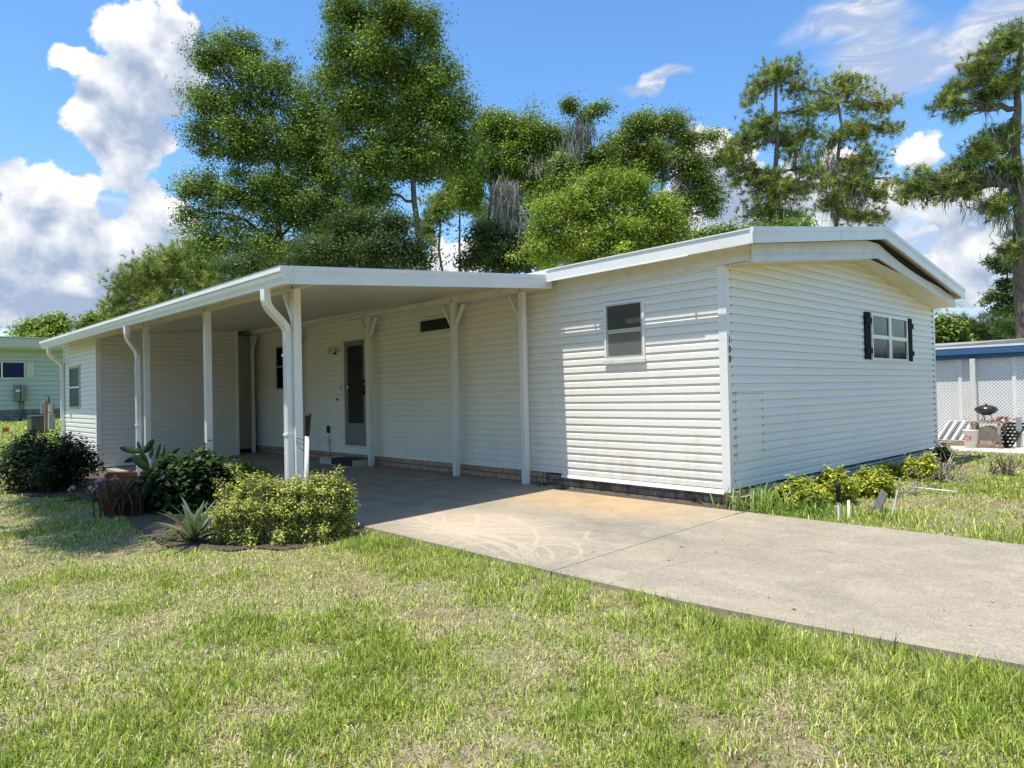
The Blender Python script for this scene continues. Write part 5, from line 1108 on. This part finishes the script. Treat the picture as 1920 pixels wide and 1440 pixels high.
# wooden crate table with a drum head look
c = P(1855, 835, 1, YL - .9); x = c[0]; tb_ = thing('wooden_crate', 'rough wooden crate holding a pale rusty drum', 'crate', (x, YL - .8, 0)); mm = MB()
for sx_ in (-.30, .22):
    for sy_ in (-.22, .22): mm = MB().bar((x + sx_, YL - .8 + sy_, -.02), (x + sx_ * .93, YL - .8 + sy_, .50), .05, .05).build('leg', M_twig if sy_ < 0 else M_wood, tb_)
MB().box(x - .36, x + .32, YL - 1.06, YL - .56, .50, .54).build('top', M_twig, tb_)
MB().tube([(x - .04, YL - .95, .22), (x - .04, YL - .62, .22)], .21, 20).build('drum', plain('rusty cream drum', (.50, .45, .36), .6, .2, 4, dirt=(.30, .10, .03), dirtamt=.8), tb_)
MB().bar((x - .34, YL - 1.05, .03), (x + .28, YL - 1.05, .03), .03, .05).bar((x - .34, YL - 1.07, .02), (x - .18, YL - 1.07, .48), .02, .03).build('slat', M_wood, tb_)
kg = thing('kettle_grill', 'black kettle grill bowl set on top of the wooden crate', 'grill', (x - .04, YL - .8, .54))
MB().lathe((x - .06, YL - .8, .66), [(.0, 0), (.08, .0), (.17, .05), (.215, .11), (.215, .125), (.18, .17), (.09, .205), (.02, .215), (.0, .216)], 22).build('bowl', plain('black enamel', (.03, .03, .03), .25, .2, 8), kg)
MB().lathe((x - .06, YL - .8, .87), [(.02, 0), (.022, .03), (.0, .032)], 10).build('knob', M_blk, kg)
for k in range(3): a_ = k * 2.1; MB().tube([(x - .06 + .07 * math.cos(a_), YL - .8 + .07 * math.sin(a_), .68), (x - .06 + .12 * math.cos(a_), YL - .8 + .12 * math.sin(a_), .54)], .01, 6).build('leg', M_alum, kg)
rr_ = np.random.default_rng(4); cm = MB()
cen = np.array([x + .2, YL - .9, .56]) + rr_.standard_normal((90, 3)) * np.array([.09, .09, .02]); v, q_, cc = leaves(cen, .12, pal([(.55, .35, .33), (.62, .55, .5), (.35, .12, .13)], 90, rr_), rr_, asp=.7)
v[:, 2] = np.maximum(v[:, 2], .545); fast('rag', v, q_, None, cc, M_moss, org=(x + .2, YL - .9, .54), label='crumpled pinkish rag on the right of the wooden crate', cat='rag')
x = P(1884, 835, 1, YL - .7)[0]; gp = MB()
lo = lambda u, v_: np.array([x - .26 + u * .38 + v_ * .22, YL - .75 + v_ * .3, .0 + v_ * .47])
for k in range(6): gp.bar(lo(k / 5, 0), lo(k / 5, 1), .03, .02)
for k in range(8): gp.bar(lo(0, k / 7), lo(1, k / 7), .02, .045)
gp.build('black_grid', M_blk, org=(x, YL - .7, 0), label='black plastic grid panel leaning beside the wooden crate', cat='grid panel')
x = P(1912, 835, 1, YL - .5)[0]; MB().box(x - .05, x + .05, YL - .55, YL - .45, -.02, .62).build('grey_pedestal', M_alum, org=(x, YL - .5, 0), bevel=.01, label='short grey metal post at the right edge in front of the lattice', cat='post')

# ------------------------------------------------------------------ far woods and unseen trees added behind the camera to block low sky
def woods(name, label, spec, n, seed, cols, leaf=.5):
    r = np.random.default_rng(seed); cen = []
    for (x, y, rad, hh) in spec:
        m_ = n // len(spec); u = r.standard_normal((m_, 3)); u /= np.linalg.norm(u, axis=1)[:, None]; cen.append(np.array([x, y, hh * .5]) + u * np.array([rad, rad, hh * .55]) * r.random((m_, 1)) ** .3 * (1 + .15 * np.sin(u[:, :1] * 7)))
    cen = np.concatenate(cen); cen[:, 2] = np.maximum(cen[:, 2], .1); v, q_, cc = leaves(cen, leaf, pal(cols, len(cen), r, .25), r); return fast(name, v, q_, None, cc, M_leaf, kind='stuff', label=label)
rw = np.random.default_rng(90); spec = []
for a in np.arange(60, 215, 4.0): rr = rw.uniform(75, 95); spec.append((CAM[0] + rr * math.cos(R(a)), CAM[1] + rr * math.sin(R(a)), rw.uniform(5, 8), rw.uniform(5, 8.5)))
woods('far_woods', 'far line of trees behind the lots', spec, 60000, 91, OAK, .55)
spec = []
for a in np.arange(-140, 50, 9.0): rr = rw.uniform(24, 32); spec.append((CAM[0] + rr * math.cos(R(a)), CAM[1] + rr * math.sin(R(a)), rw.uniform(3, 4.2), rw.uniform(7, 11)))
woods('sky_blocker_trees', 'unseen trees added behind the camera to block low sky light', spec, 42000, 92, OAK, .6)
